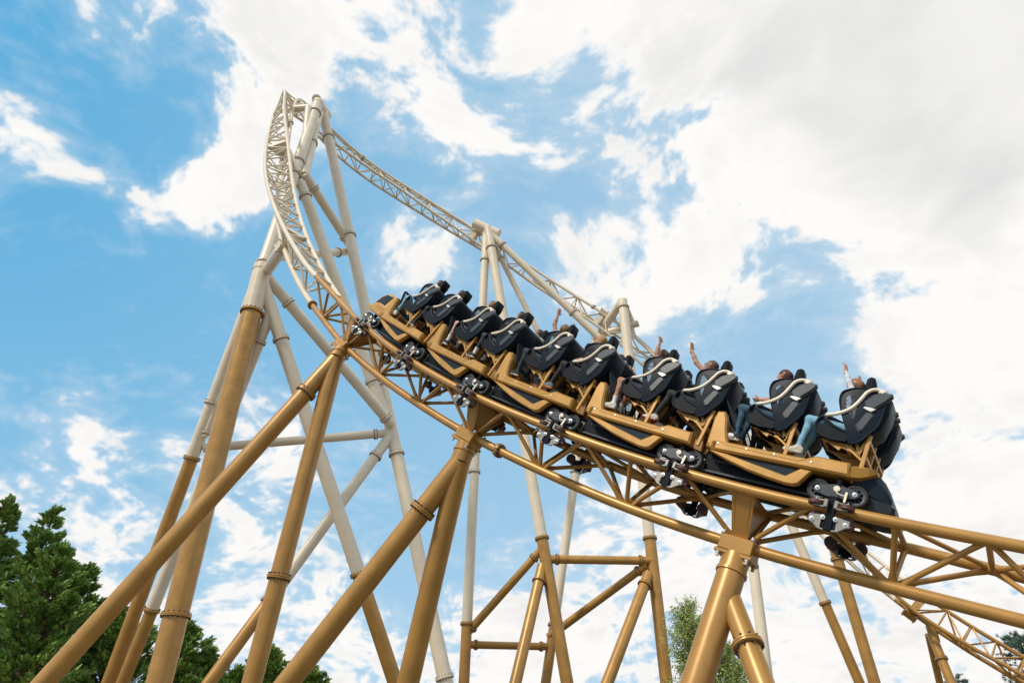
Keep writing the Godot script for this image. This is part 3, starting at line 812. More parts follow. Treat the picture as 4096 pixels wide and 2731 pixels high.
# a sheet cut to an outline, with round holes where inside(p) says so
func perforated(outline: Array, window: Array, c: float, pitch: float, hole: float, bulge := 0.0) -> ArrayMesh:
	var poly := PackedVector2Array()
	for p in outline:
		poly.append(Vector2(p[0], p[1]))
	var win := PackedVector2Array()
	for p in window:
		win.append(Vector2(p[0], p[1]))
	var lo := poly[0]
	var hi := poly[0]
	for p in poly:
		lo = lo.min(p)
		hi = hi.max(p)
	var mid := (lo + hi) * 0.5
	var half := (hi - lo) * 0.5
	var put := func(p: Vector2) -> Vector3:
		var q := (p - mid) / half
		return Vector3(p.x, p.y, -(c + bulge * (1.0 - 0.8 * q.length_squared())))
	var st := surf()
	var row := 0
	var y := lo.y - pitch
	while y < hi.y + pitch:
		var x := lo.x - pitch + (pitch * 0.5 if row % 2 else 0.0)
		while x < hi.x + pitch:
			var ctr := Vector2(x, y)
			var hex := PackedVector2Array()
			for k in 6:
				var a := TAU * (k + 0.5) / 6.0
				hex.append(ctr + Vector2(cos(a), sin(a)) * pitch / sqrt(3.0))
			if Geometry2D.is_point_in_polygon(ctr, win):
				for k in 6:
					var j := (k + 1) % 6
					var i0 := ctr + (hex[k] - ctr).normalized() * hole
					var i1 := ctr + (hex[j] - ctr).normalized() * hole
					quad(st, put.call(hex[k]), put.call(hex[j]), put.call(i1), put.call(i0), true)
			else:
				for piece in Geometry2D.intersect_polygons(hex, poly):
					var idx := Geometry2D.triangulate_polygon(piece)
					for t in range(0, idx.size(), 3):
						tri(st, put.call(piece[idx[t]]), put.call(piece[idx[t + 1]]), put.call(piece[idx[t + 2]]), true)
			x += pitch
		y += pitch * sqrt(3.0) / 2.0
		row += 1
	return done(st)

func smooth_outline(pts: Array, n: int) -> Array:
	var out := []
	var k := pts.size()
	for i in k:
		var p := []
		for j in 4:
			var q: Array = pts[(i - 1 + j + k) % k]
			p.append(Vector2(q[0], q[1]))
		for t in n:
			var v: Vector2 = p[1].cubic_interpolate(p[2], p[0], p[3], float(t) / n)
			out.append([v.x, v.y])
	return out

func seat_meshes() -> void:
	if cache.has("seat_back"):
		return
	cache["seat_back"] = pillow([[0.0, 1.02], [-0.13, 1.06], [-0.24, 1.20], [-0.36, 1.36], [-0.42, 1.60], [-0.43, 1.84], [-0.37, 1.92], [-0.20, 1.94], [-0.14, 1.90], [-0.13, 1.70], [-0.11, 1.40], [0.02, 1.14]], -0.285, 0.285, 0.10)
	cache["seat_base"] = slab([[-0.02, 1.02], [0.30, 1.03], [0.46, 1.07], [0.50, 1.16], [0.42, 1.20], [0.12, 1.14], [0.0, 1.14]], -0.24, 0.24, 0.03)
	var side := smooth_outline([[0.27, 1.84], [0.275, 1.70], [0.19, 1.47], [0.07, 1.22], [0.0, 1.02], [-0.13, 1.06], [-0.24, 1.22], [-0.33, 1.38], [-0.36, 1.70], [-0.34, 1.90], [-0.16, 1.955], [0.07, 1.95], [0.20, 1.90]], 3)
	var win := smooth_outline([[0.17, 1.80], [0.18, 1.70], [0.12, 1.52], [0.03, 1.40], [0.0, 1.50], [0.02, 1.70], [0.08, 1.80]], 2)
	for s in [-1.0, 1.0]:
		cache["seat_side%d" % int(s)] = perforated(side, win, s * 0.285, 0.026, 0.0098, s * 0.035)
		var rim := surf()
		var pts := []
		for p in side:
			pts.append(at(p[0], p[1], s * 0.288))
		pts.append(pts[0])
		sweep(rim, pts, 0.017, 8, false)
		cache["seat_rim%d" % int(s)] = done(rim)
		var g := [[0.05, 1.03], [0.28, 1.025], [0.46, 1.07], [0.52, 1.16], [0.53, 1.25], [0.51, 1.34], [0.455, 1.395]]
		# the hand hole, cut in through a hairline slit
		g += [[0.4551, 1.355], [0.485, 1.31], [0.49, 1.25], [0.455, 1.225], [0.42, 1.28], [0.415, 1.325], [0.4549, 1.355], [0.4549, 1.3951]]
		g += [[0.38, 1.335], [0.27, 1.262], [0.13, 1.215], [0.04, 1.195], [0.02, 1.12]]
		var st := surf()
		var lo: float = s * 0.25
		var hi: float = s * 0.295
		prism(st, g, minf(lo, hi), maxf(lo, hi))
		cache["thigh_guard%d" % int(s)] = done(st)
		st = surf()
		sweep(st, [at(0.04, 1.18, s * 0.295), at(0.14, 1.205, s * 0.30), at(0.27, 1.255, s * 0.303), at(0.37, 1.325, s * 0.303), at(0.44, 1.395, s * 0.30), at(0.50, 1.345, s * 0.298), at(0.525, 1.26, s * 0.295), at(0.515, 1.16, s * 0.29), at(0.46, 1.08, s * 0.285)], 0.020, 10)
		cache["guard_rail%d" % int(s)] = done(st)
		st = surf()
		var path := []
		var keys := [[-0.29, 1.925, 0.295], [-0.24, 1.955, 0.30], [-0.16, 1.945, 0.312], [-0.085, 1.885, 0.318], [-0.035, 1.78, 0.322], [0.01, 1.68, 0.325], [0.08, 1.575, 0.325], [0.18, 1.495, 0.32], [0.28, 1.45, 0.305], [0.37, 1.432, 0.285], [0.41, 1.43, 0.26], [0.425, 1.43, 0.22]]
		for i in keys.size() - 1:
			for t in 4:
				var q := []
				for j in 4:
					var e: Array = keys[clampi(i - 1 + j, 0, keys.size() - 1)]
					q.append(at(e[0], e[1], s * e[2]))
				path.append(q[1].cubic_interpolate(q[2], q[0], q[3], t / 4.0))
		sweep(st, path, 0.029, 14)
		cache["lap_bar%d" % int(s)] = done(st)
		st = surf()
		box(st, -0.345, -0.23, 1.895, 1.965, minf(s * 0.25, s * 0.325), maxf(s * 0.25, s * 0.325), 0.014)
		lathe(st, [[0.0, 0.0], [0.035, 0.0], [0.035, 0.02], [0.0, 0.02]], 14, Transform3D(Basis(Vector3(1, 0, 0), Vector3(0, 0, -s), Vector3(0, s, 0)), at(-0.285, 1.925, s * 0.325)))
		cache["hinge%d" % int(s)] = done(st)
		lo = s * 0.29
		hi = s * 0.345
		cache["winglet%d" % int(s)] = slab([[-0.075, 1.605], [-0.10, 1.635], [-0.17, 1.635], [-0.265, 1.615], [-0.245, 1.59], [-0.20, 1.555], [-0.14, 1.575]], minf(lo, hi), maxf(lo, hi), 0.008)
		lo = s * 0.25
		hi = s * 0.345
		cache["drive_cover%d" % int(s)] = slab([[-0.10, 1.62], [-0.24, 1.60], [-0.40, 1.78], [-0.45, 1.86], [-0.43, 1.91], [-0.30, 1.925], [-0.17, 1.86], [-0.06, 1.72]], minf(lo, hi), maxf(lo, hi), 0.03)
		cache["lower_cover%d" % int(s)] = slab([[-0.02, 1.30], [-0.10, 1.20], [-0.16, 1.24], [-0.26, 1.50], [-0.22, 1.56], [-0.13, 1.56]], minf(lo, hi), maxf(lo, hi) - 0.008, 0.025)
	cache["headrest"] = pillow([[-0.11, 1.93], [0.01, 1.95], [0.035, 2.10], [0.02, 2.24], [-0.03, 2.275], [-0.09, 2.26], [-0.125, 2.10]], -0.125, 0.125, 0.045)
	cache["lap_pad"] = pillow([[0.16, 1.30], [0.34, 1.31], [0.455, 1.375], [0.465, 1.45], [0.40, 1.475], [0.26, 1.42], [0.14, 1.38]], -0.21, 0.21, 0.03)
	var st := surf()
	for s in [-0.2, 0.2]:
		for e in [[0.40, 1.05, 0.02, 0.955], [0.02, 0.955, -0.14, 0.90], [-0.14, 0.90, -0.24, 1.22], [0.30, 1.03, 0.12, 0.925], [0.22, 1.03, 0.02, 0.955], [0.10, 1.03, -0.14, 0.90], [0.02, 1.03, -0.10, 0.92], [-0.08, 1.08, -0.15, 0.92], [0.40, 1.045, -0.02, 1.03]]:
			bar(st, at(e[0], e[1], s), at(e[2], e[3], s), 0.045, 0.028, Vector3(0, 0, 1))
	for e in [[0.38, 1.04], [0.02, 0.955], [-0.14, 0.90], [-0.22, 1.2]]:
		bar(st, at(e[0], e[1], -0.2), at(e[0], e[1], 0.2), 0.04, 0.03, Vector3.UP)
	cache["bracket"] = done(st)

func add_seat(car: Node3D, row: float, c: float) -> void:
	seat_meshes()
	var s := part("seat", cache["seat_back"], M.shell, car, Transform3D(Basis(), at(row, 0, c)))
	part("seat_base", cache["seat_base"], M.black, s)
	part("headrest", cache["headrest"], M.pad, s)
	part("lap_pad", cache["lap_pad"], M.pad, s)
	part("bracket", cache["bracket"], M.car_paint, s)
	for e in ["1", "-1"]:
		part("side_panel", cache["seat_side" + e], M.shell, s)
		part("side_rim", cache["seat_rim" + e], M.shell, s)
		part("thigh_guard", cache["thigh_guard" + e], M.black, s)
		part("guard_rail", cache["guard_rail" + e], M.panel, s)
		part("lap_bar", cache["lap_bar" + e], M.bar_white, s)
		part("hinge", cache["hinge" + e], M.bar_white, s)
		part("winglet", cache["winglet" + e], M.wing, s)
		part("drive_cover", cache["drive_cover" + e], M.cover, s)
		part("lower_cover", cache["lower_cover" + e], M.cover, s)

func loft(sections: Array, m: Material, called: String, car: Node3D) -> MeshInstance3D:   # each section: [a, [[b, c], ...]]
	var st := surf()
	for i in sections.size() - 1:
		var p: Array = sections[i]
		var q: Array = sections[i + 1]
		var n: int = p[1].size()
		for k in n:
			var j := (k + 1) % n
			quad(st, at(p[0], p[1][k][0], p[1][k][1]), at(q[0], q[1][k][0], q[1][k][1]), at(q[0], q[1][j][0], q[1][j][1]), at(p[0], p[1][j][0], p[1][j][1]))
	for e in [0, sections.size() - 1]:
		var p: Array = sections[e]
		for k in range(1, p[1].size() - 1):
			tri(st, at(p[0], p[1][0][0], p[1][0][1]), at(p[0], p[1][k][0], p[1][k][1]), at(p[0], p[1][k + 1][0], p[1][k + 1][1]))
	return part(called, done(st), m, car)

func ring(b0: float, b1: float, c0: float, c1: float, fold := 0.65, crown := 0.85) -> Array:      # section: low half width c0, high half width c1, side folded at a part of its height
	var m := (c0 * 0.4 + c1 * 0.6) * 1.05
	return [[b0, -c0], [b0 + (b1 - b0) * fold, -m], [b1, -c1 * crown], [b1, c1 * crown], [b0 + (b1 - b0) * fold, m], [b0, c0]]

func make_car() -> Node3D:
	var car := Node3D.new()
	var st := surf()
	box(st, 0.36, 2.16, 0.125, 0.48, -0.46, 0.46, 0.03)
	box(st, -0.20, 2.40, 0.24, 0.50, -0.30, 0.30, 0.02)
	part("chassis", done(st), M.black, car)
	st = surf()
	for s in [-1.0, 1.0]:
		bar(st, at(0.30, 0.155, s * 0.475), at(2.20, 0.155, s * 0.475), 0.05, 0.03, Vector3.UP)
		bar(st, at(0.45, 0.36, s * 0.465), at(2.0, 0.36, s * 0.465), 0.02, 0.02, Vector3.UP)
	part("side_rail", done(st), M.steel_dark, car)
	st = surf()
	box(st, -0.08, 2.05, 0.50, 0.54, -0.58, 0.58, 0.005)
	part("floor", done(st), M.car_brown, car)
	st = surf()
	prism(st, [[2.10, 0.5], [2.10, 1.08], [2.03, 1.12], [1.95, 1.05], [1.90, 0.54]], -0.52, 0.52, 0.02)
	part("bulkhead", done(st), M.car_brown, car)
	st = surf()
	prism(st, [[1.92, 0.53], [1.92, 0.80], [1.50, 0.86], [1.18, 0.78], [1.05, 0.62], [0.6, 0.60], [0.6, 0.53]], -0.13, 0.13, 0.03)
	part("centre_console", done(st), M.car_brown, car)
	st = surf()
	for a0 in [0.0, 1.09]:
		prism(st, [[a0 + 0.14, 0.53], [a0 + 0.10, 0.93], [a0 - 0.12, 0.93], [a0 - 0.20, 0.53]], -0.33, 0.33, 0.015)
	part("seat_post", done(st), M.car_brown, car)
	st = surf()
	for a0 in [0.0, 1.09]:
		for c in [-0.62, -0.2, 0.2, 0.62]:
			bar(st, at(a0 - 0.22, 0.53, c), at(a0 - 0.25, 1.22, c), 0.05, 0.05, Vector3(0, 0, 1))
			bar(st, at(a0 - 0.22, 0.80, c), at(a0 - 0.02, 0.94, c), 0.03, 0.03, Vector3(0, 0, 1))
		bar(st, at(a0 - 0.24, 0.88, -0.62), at(a0 - 0.24, 0.88, 0.62), 0.045, 0.045, Vector3.UP)
		bar(st, at(a0 - 0.25, 1.12, -0.62), at(a0 - 0.25, 1.12, 0.62), 0.045, 0.045, Vector3.UP)
	part("seat_frame", done(st), M.car_paint, car)
	for s in [-1.0, 1.0]:
		part("fairing_cap", slab([[2.09, 0.50], [2.04, 0.60], [1.985, 0.632], [1.97, 0.455]], minf(s * 0.50, s * 0.748), maxf(s * 0.50, s * 0.748), 0.03), M.car_paint, car)
		var fair := [[1.955, 0.635], [0.52, 0.625], [0.37, 0.70], [-0.10, 0.69], [-0.13, 0.48], [1.96, 0.455]]
		var f := part("side_fairing", slab(fair, minf(s * 0.50, s * 0.75), maxf(s * 0.50, s * 0.75), 0.032), M.car_paint, car)
		part("fairing_strip", slab([[1.86, 0.60], [1.76, 0.568], [0.62, 0.55], [0.50, 0.60], [0.56, 0.61], [0.68, 0.572], [1.70, 0.59], [1.80, 0.612]], minf(s * 0.745, s * 0.757), maxf(s * 0.745, s * 0.757), 0.003), M.car_paint, f)
		var bolts := surf()
		var out := Basis(Vector3(1, 0, 0), Vector3(0, 0, -s), Vector3(0, s, 0))
		for a in [1.90, 1.42, 0.98, 0.42]:
			lathe(bolts, [[0.016, 0.0], [0.016, 0.008], [0.008, 0.009], [0.0, 0.009]], 8, Transform3D(out, at(a, 0.575, s * 0.75)))
		part("bolts", done(bolts), M.zinc, f)
		var wing := [[2.03, 0.44], [1.70, 0.335], [1.33, 0.243], [1.0, 0.195], [0.72, 0.166], [0.60, 0.172], [0.53, 0.205], [0.385, 0.445], [0.55, 0.445], [0.735, 0.285], [1.71, 0.43]]
		part("lower_wing", slab(wing, minf(s * 0.62, s * 0.74), maxf(s * 0.62, s * 0.74), 0.016), M.car_paint, car)
		part("wing_panel", slab([[1.80, 0.45], [1.30, 0.36], [0.74, 0.27], [0.54, 0.45]], minf(s * 0.60, s * 0.67), maxf(s * 0.60, s * 0.67), 0.004), M.panel, car)
		var post := [[2.115, 0.50], [2.125, 1.03], [2.10, 1.165], [1.97, 1.18], [1.90, 1.03], [1.86, 0.86], [1.80, 0.70], [1.74, 0.61], [2.0, 0.58]]
		part("front_post", slab(post, minf(s * 0.50, s * 0.715), maxf(s * 0.50, s * 0.715), 0.03), M.car_paint, car)
		part("inner_panel", slab([[1.98, 1.12], [1.90, 1.02], [1.78, 0.87], [1.63, 0.80], [1.56, 0.53], [1.98, 0.53]], minf(s * 0.14, s * 0.50), maxf(s * 0.14, s * 0.50), 0.015), M.car_brown, car)
		# perforated shield in front of the feet, leaning forward
		var key := "shield"
		if not cache.has(key):
			var o := smooth_outline([[0.0, -0.27], [0.0, 0.27], [0.60, 0.27], [0.66, 0.22], [0.66, -0.22], [0.60, -0.27]], 1)
			cache[key] = perforated(o, [[0.06, -0.21], [0.06, 0.21], [0.60, 0.21], [0.60, -0.21]], 0.0, 0.042, 0.016)
			var rim := surf()
			sweep(rim, [Vector3(0, -0.27, 0), Vector3(0.58, -0.27, 0), Vector3(0.64, -0.25, 0), Vector3(0.66, -0.2, 0), Vector3(0.66, 0.2, 0), Vector3(0.64, 0.25, 0), Vector3(0.58, 0.27, 0), Vector3(0, 0.27, 0)], 0.014, 8)
			cache["shield_rim"] = done(rim)
		var d := Vector3(0.33, 0.57, 0).normalized()
		var y := Vector3(0, 0, -1)
		var sh := part("foot_shield", cache[key], M.black, car, Transform3D(Basis(d, y, d.cross(y)), at(1.74, 0.90, s * 0.36)))
		part("shield_rim", cache["shield_rim"], M.black, sh)
		st = surf()
		box(st, 2.14, 2.42, 0.20, 0.36, minf(s * 0.40, s * 0.47), maxf(s * 0.40, s * 0.47), 0.01)
		part("coupler_box", done(st), M.silver, car)
		st = surf()
		for e in [[2.19, 0.24], [2.19, 0.32], [2.28, 0.24], [2.37, 0.24], [2.37, 0.32]]:
			lathe(st, [[0.018, 0.0], [0.018, 0.014], [0.0, 0.014]], 6, Transform3D(out, at(e[0], e[1], s * 0.47)))
		part("coupler_bolts", done(st), M.bolt, car)
	for row in [0.0, 1.09]:
		for c in [0.40, -0.40]:
			add_seat(car, row, c)
	return car

func build_train() -> Array:
	measure_track()
	var labels := [
		"first coaster car with faceted ochre nose and dark side window",
		"second coaster car, right behind the nose car",
		"third coaster car in the middle of the train",
		"fourth coaster car, right in front of the last car",
		"last coaster car with rounded ochre tail cowl behind its wheels",
	]
	var proto := make_car()
	var bogie := make_bogie()
	var frames := []
	for i in 5:
		var k := 4 - i                       # BOGIES count from the rear
		var fr := car_frame(BOGIES[k], BOGIES[k + 1])
		if i == 0:
			fr = car_frame(BOGIES[4], BOGIES[5] - 0.05).translated_local(Vector3(0.10, 0, 0))
		frames.append(fr)
	# BOGIES[0] is under the tail of the last car
	for i in 5:
		var car: Node3D = proto.duplicate()
		car.name = numbered("coaster_car")
		add_child(car)
		var fr: Transform3D = frames[i]
		car.transform = fr
		car.set_meta("label", labels[i])
		car.set_meta("category", "coaster car")
		car.set_meta("group", "cars of the coaster train")
		var b: Node3D = bogie.duplicate()
		b.transform = fr.affine_inverse() * rail_frame(BOGIES[4 - i])
		car.add_child(b, true)
		if i == 0:
			var b2: Node3D = bogie.duplicate()
			b2.transform = fr.affine_inverse() * rail_frame(BOGIES[5])
			car.add_child(b2, true)
			loft([[2.09, ring(0.50, 1.19, 0.64, 0.66, 0.36, 0.92)], [2.62, ring(0.50, 1.20, 0.64, 0.64, 0.36, 0.92)], [3.02, ring(0.54, 1.04, 0.56, 0.54, 0.36, 0.92)], [3.32, ring(0.57, 0.78, 0.42, 0.38, 0.36, 0.92)], [3.40, ring(0.60, 0.68, 0.34, 0.30, 0.36, 0.92)]], M.car_paint, "nose", car)
			for s in [-1.0, 1.0]:
				# dark panes lying on the two upper side facets of the nose
				var st := surf()
				for e in [[2.09, 0.50, 1.19, 0.64, 0.66, 2.62, 0.50, 1.20, 0.64, 0.64, 0.40, 1.0], [2.62, 0.50, 1.20, 0.64, 0.64, 3.02, 0.54, 1.04, 0.56, 0.54, 0.0, 0.72]]:
					var p0: Array = ring(e[1], e[2], e[3], e[4], 0.36, 0.92)
					var p1: Array = ring(e[6], e[7], e[8], e[9], 0.36, 0.92)
					var q := []
					for uv in [[e[10], 0.12], [e[10], 0.88], [e[11], 0.80], [e[11], 0.15]]:
						var m0 := at(e[0], p0[4][0], s * p0[4][1]).lerp(at(e[5], p1[4][0], s * p1[4][1]), uv[0])
						var t0 := at(e[0], p0[3][0], s * p0[3][1]).lerp(at(e[5], p1[3][0], s * p1[3][1]), uv[0])
						q.append(m0.lerp(t0, uv[1]) + at(0, 0.006, s * 0.012))
					quad(st, q[0], q[1], q[2], q[3])
				part("nose_window", done(st), M.shell, car)
				st = surf()
				prism(st, [[2.10, 0.46], [2.10, 0.60], [2.70, 0.66], [3.05, 0.62], [2.75, 0.50]], minf(s * 0.56, s * 0.72), maxf(s * 0.56, s * 0.72), 0.03)
				part("nose_cheek", done(st), M.car_paint, car)
		if i == 4:
			loft([[-0.138, ring(0.48, 0.69, 0.73, 0.75)], [-0.26, ring(0.50, 0.715, 0.715, 0.72)], [-0.37, ring(0.56, 0.72, 0.69, 0.68)], [-0.46, ring(0.64, 0.69, 0.64, 0.62)]], M.car_paint, "tail_cowl", car)
			loft([[-0.16, ring(0.40, 0.66, 0.52, 0.60)], [-0.36, ring(0.34, 0.695, 0.54, 0.60)], [-0.47, ring(0.31, 0.665, 0.54, 0.56)], [-0.56, ring(0.29, 0.59, 0.52, 0.52)], [-0.64, ring(0.28, 0.48, 0.49, 0.47)], [-0.69, ring(0.29, 0.37, 0.45, 0.43)]], M.panel, "tail_shell", car)
			loft([[-0.20, ring(0.14, 0.48, 0.44, 0.52)], [-0.50, ring(0.14, 0.38, 0.46, 0.52)], [-0.70, ring(0.16, 0.30, 0.46, 0.48)], [-0.745, ring(0.19, 0.27, 0.42, 0.44)]], M.steel_dark, "tail_bumper", car)
	proto.free()
	bogie.free()
	return frames

# ------------------------------------------------------------------ riders
enum {SKIN, SHIRT, LEGS, SOCK, SHOE, HAIR, SOLE, MARK}

# surface nets over a field of tapered capsules [from, to, r0, r1, kind] blended with a smooth minimum
func nets(bones: Array, cell: float, blend: float, palette: Array, verts: PackedVector3Array, cols: PackedColorArray, index: PackedInt32Array) -> void:
	var lo := Vector3.INF
	var hi := -Vector3.INF
	for b in bones:
		var r: float = maxf(b[2], b[3])
		lo = lo.min(b[0] - Vector3.ONE * r).min(b[1] - Vector3.ONE * r)
		hi = hi.max(b[0] + Vector3.ONE * r).max(b[1] + Vector3.ONE * r)
	var pad := maxf(cell * 2.6, blend)
	lo -= Vector3.ONE * (pad + cell * 2)
	hi += Vector3.ONE * (pad + cell * 2)
	var nx := int((hi.x - lo.x) / cell) + 2
	var ny := int((hi.y - lo.y) / cell) + 2
	var nz := int((hi.z - lo.z) / cell) + 2
	var f := PackedFloat32Array()
	f.resize(nx * ny * nz)
	f.fill(1000.0)
	var raw := f.duplicate()
	var own := PackedByteArray()
	own.resize(nx * ny * nz)
	for b in bones:
		var a: Vector3 = b[0]
		var ab: Vector3 = b[1] - b[0]
		var l2 := maxf(ab.length_squared(), 1e-9)
		var r0: float = b[2]
		var dr: float = b[3] - b[2]
		var kind: int = b[4]
		var rm := maxf(b[2], b[3]) + pad
		var p0: Vector3 = a.min(b[1]) - Vector3.ONE * rm - lo
		var p1: Vector3 = a.max(b[1]) + Vector3.ONE * rm - lo
		for ix in range(maxi(int(p0.x / cell), 0), mini(int(p1.x / cell) + 1, nx - 1) + 1):
			for iy in range(maxi(int(p0.y / cell), 0), mini(int(p1.y / cell) + 1, ny - 1) + 1):
				var base := (ix * ny + iy) * nz
				for iz in range(maxi(int(p0.z / cell), 0), mini(int(p1.z / cell) + 1, nz - 1) + 1):
					var p := lo + Vector3(ix, iy, iz) * cell - a
					var t := clampf(p.dot(ab) / l2, 0.0, 1.0)
					var d := (p - ab * t).length() - r0 - dr * t
					if d > pad:
						continue
					var i := base + iz
					var o := f[i]
					if d < raw[i]:
						raw[i] = d
						own[i] = kind
					var h := maxf(blend - absf(o - d), 0.0)
					f[i] = minf(o, d) - h * h / (4.0 * blend)
	var ids := {}
	var start := verts.size()
	var sx := ny * nz
	var offs := [0, sx, nz, sx + nz, 1, sx + 1, nz + 1, sx + nz + 1]
	var near := cell * 1.8
	var cells := PackedInt32Array()
	for i in f.size():
		if absf(f[i]) < near:
			cells.append(i)
	var seen := {}
	for g in cells:
		for o in offs:
			var i: int = g - o
			if i < 0 or seen.has(i) or i + sx + nz + 1 >= f.size():
				continue
			seen[i] = true
			var mask := 0
			for k in 8:
				if f[i + offs[k]] < 0.0:
					mask |= 1 << k
			if mask == 0 or mask == 255:
				continue
			var sum := Vector3.ZERO
			var n := 0
			for e in [[0, 1], [2, 3], [4, 5], [6, 7], [0, 2], [1, 3], [4, 6], [5, 7], [0, 4], [1, 5], [2, 6], [3, 7]]:
				var s0 := f[i + offs[e[0]]]
				var s1 := f[i + offs[e[1]]]
				if (s0 < 0.0) != (s1 < 0.0):
					var t := s0 / (s0 - s1)
					var c0 := Vector3(e[0] & 1, (e[0] >> 1) & 1, (e[0] >> 2) & 1)
					var c1 := Vector3(e[1] & 1, (e[1] >> 1) & 1, (e[1] >> 2) & 1)
					sum += c0.lerp(c1, t)
					n += 1
			var best := 0
			var bd := 1000.0
			for k in 8:
				if absf(raw[i + offs[k]]) < bd:
					bd = absf(raw[i + offs[k]])
					best = own[i + offs[k]]
			var ix := i / sx
			var iy := (i / nz) % ny
			var iz := i % nz
			ids[i] = verts.size()
			verts.append(lo + (Vector3(ix, iy, iz) + sum / n) * cell)
			cols.append(palette[best])
	for i in ids:
		# edges leaving the cell's low corner along x, y and z
		for e in [[sx, nz, 1], [nz, 1, sx], [1, sx, nz]]:
			var s0 := f[i] < 0.0
			var s1: bool = f[i + e[0]] < 0.0
			if s0 == s1:
				continue
			var a: int = i
			var b: int = i - e[1]
			var c: int = i - e[1] - e[2]
			var d: int = i - e[2]
			if not (ids.has(b) and ids.has(c) and ids.has(d)):
				continue
			var q := [ids[a], ids[b], ids[c], ids[d]]
			if s0:
				index.append_array(PackedInt32Array([q[0], q[1], q[2], q[0], q[2], q[3]]))
			else:
				index.append_array(PackedInt32Array([q[0], q[2], q[1], q[0], q[3], q[2]]))

func hand_bones(wrist: Vector3, dir: Vector3, palm: Vector3, thumb_side: float, curl: float) -> Array:
	var y := dir.normalized()
	var z := (palm - y * palm.dot(y)).normalized()         # the way the palm faces
	var x := y.cross(z).normalized() * thumb_side          # towards the thumb
	var out := [[wrist - y * 0.05, wrist, 0.026, 0.025, SKIN]]
	for k in 4:
		var o := x * (0.030 - k * 0.020)
		var root := wrist + y * 0.085 + o
		out.append([wrist + y * 0.015 + o * 0.5, root, 0.017, 0.013, SKIN])
		var l: float = [0.040, 0.045, 0.042, 0.032][k]
		var d0 := (y + z * curl * 0.5 + x * (0.12 - 0.09 * k)).normalized()
		var d1 := (y + z * curl * 1.2 + x * (0.10 - 0.08 * k)).normalized()
		var d2 := (y + z * curl * 1.9).normalized()
		var j1 := root + d0 * l
		var j2 := j1 + d1 * l * 0.7
		out.append([root, j1, 0.0100, 0.0092, SKIN])
		out.append([j1, j2, 0.0092, 0.0085, SKIN])
		out.append([j2, j2 + d2 * l * 0.5, 0.0085, 0.0075, SKIN])
	var tb := wrist + y * 0.025 + x * 0.030
	var t1 := tb + (x * 0.8 + y * 0.7 + z * 0.25).normalized() * 0.045
	out.append([wrist + y * 0.02 + x * 0.015, tb, 0.017, 0.014, SKIN])
	out.append([tb, t1, 0.0135, 0.011, SKIN])
	out.append([t1, t1 + (x * 0.35 + y * 0.9 + z * 0.3).normalized() * 0.032, 0.011, 0.009, SKIN])
	return out

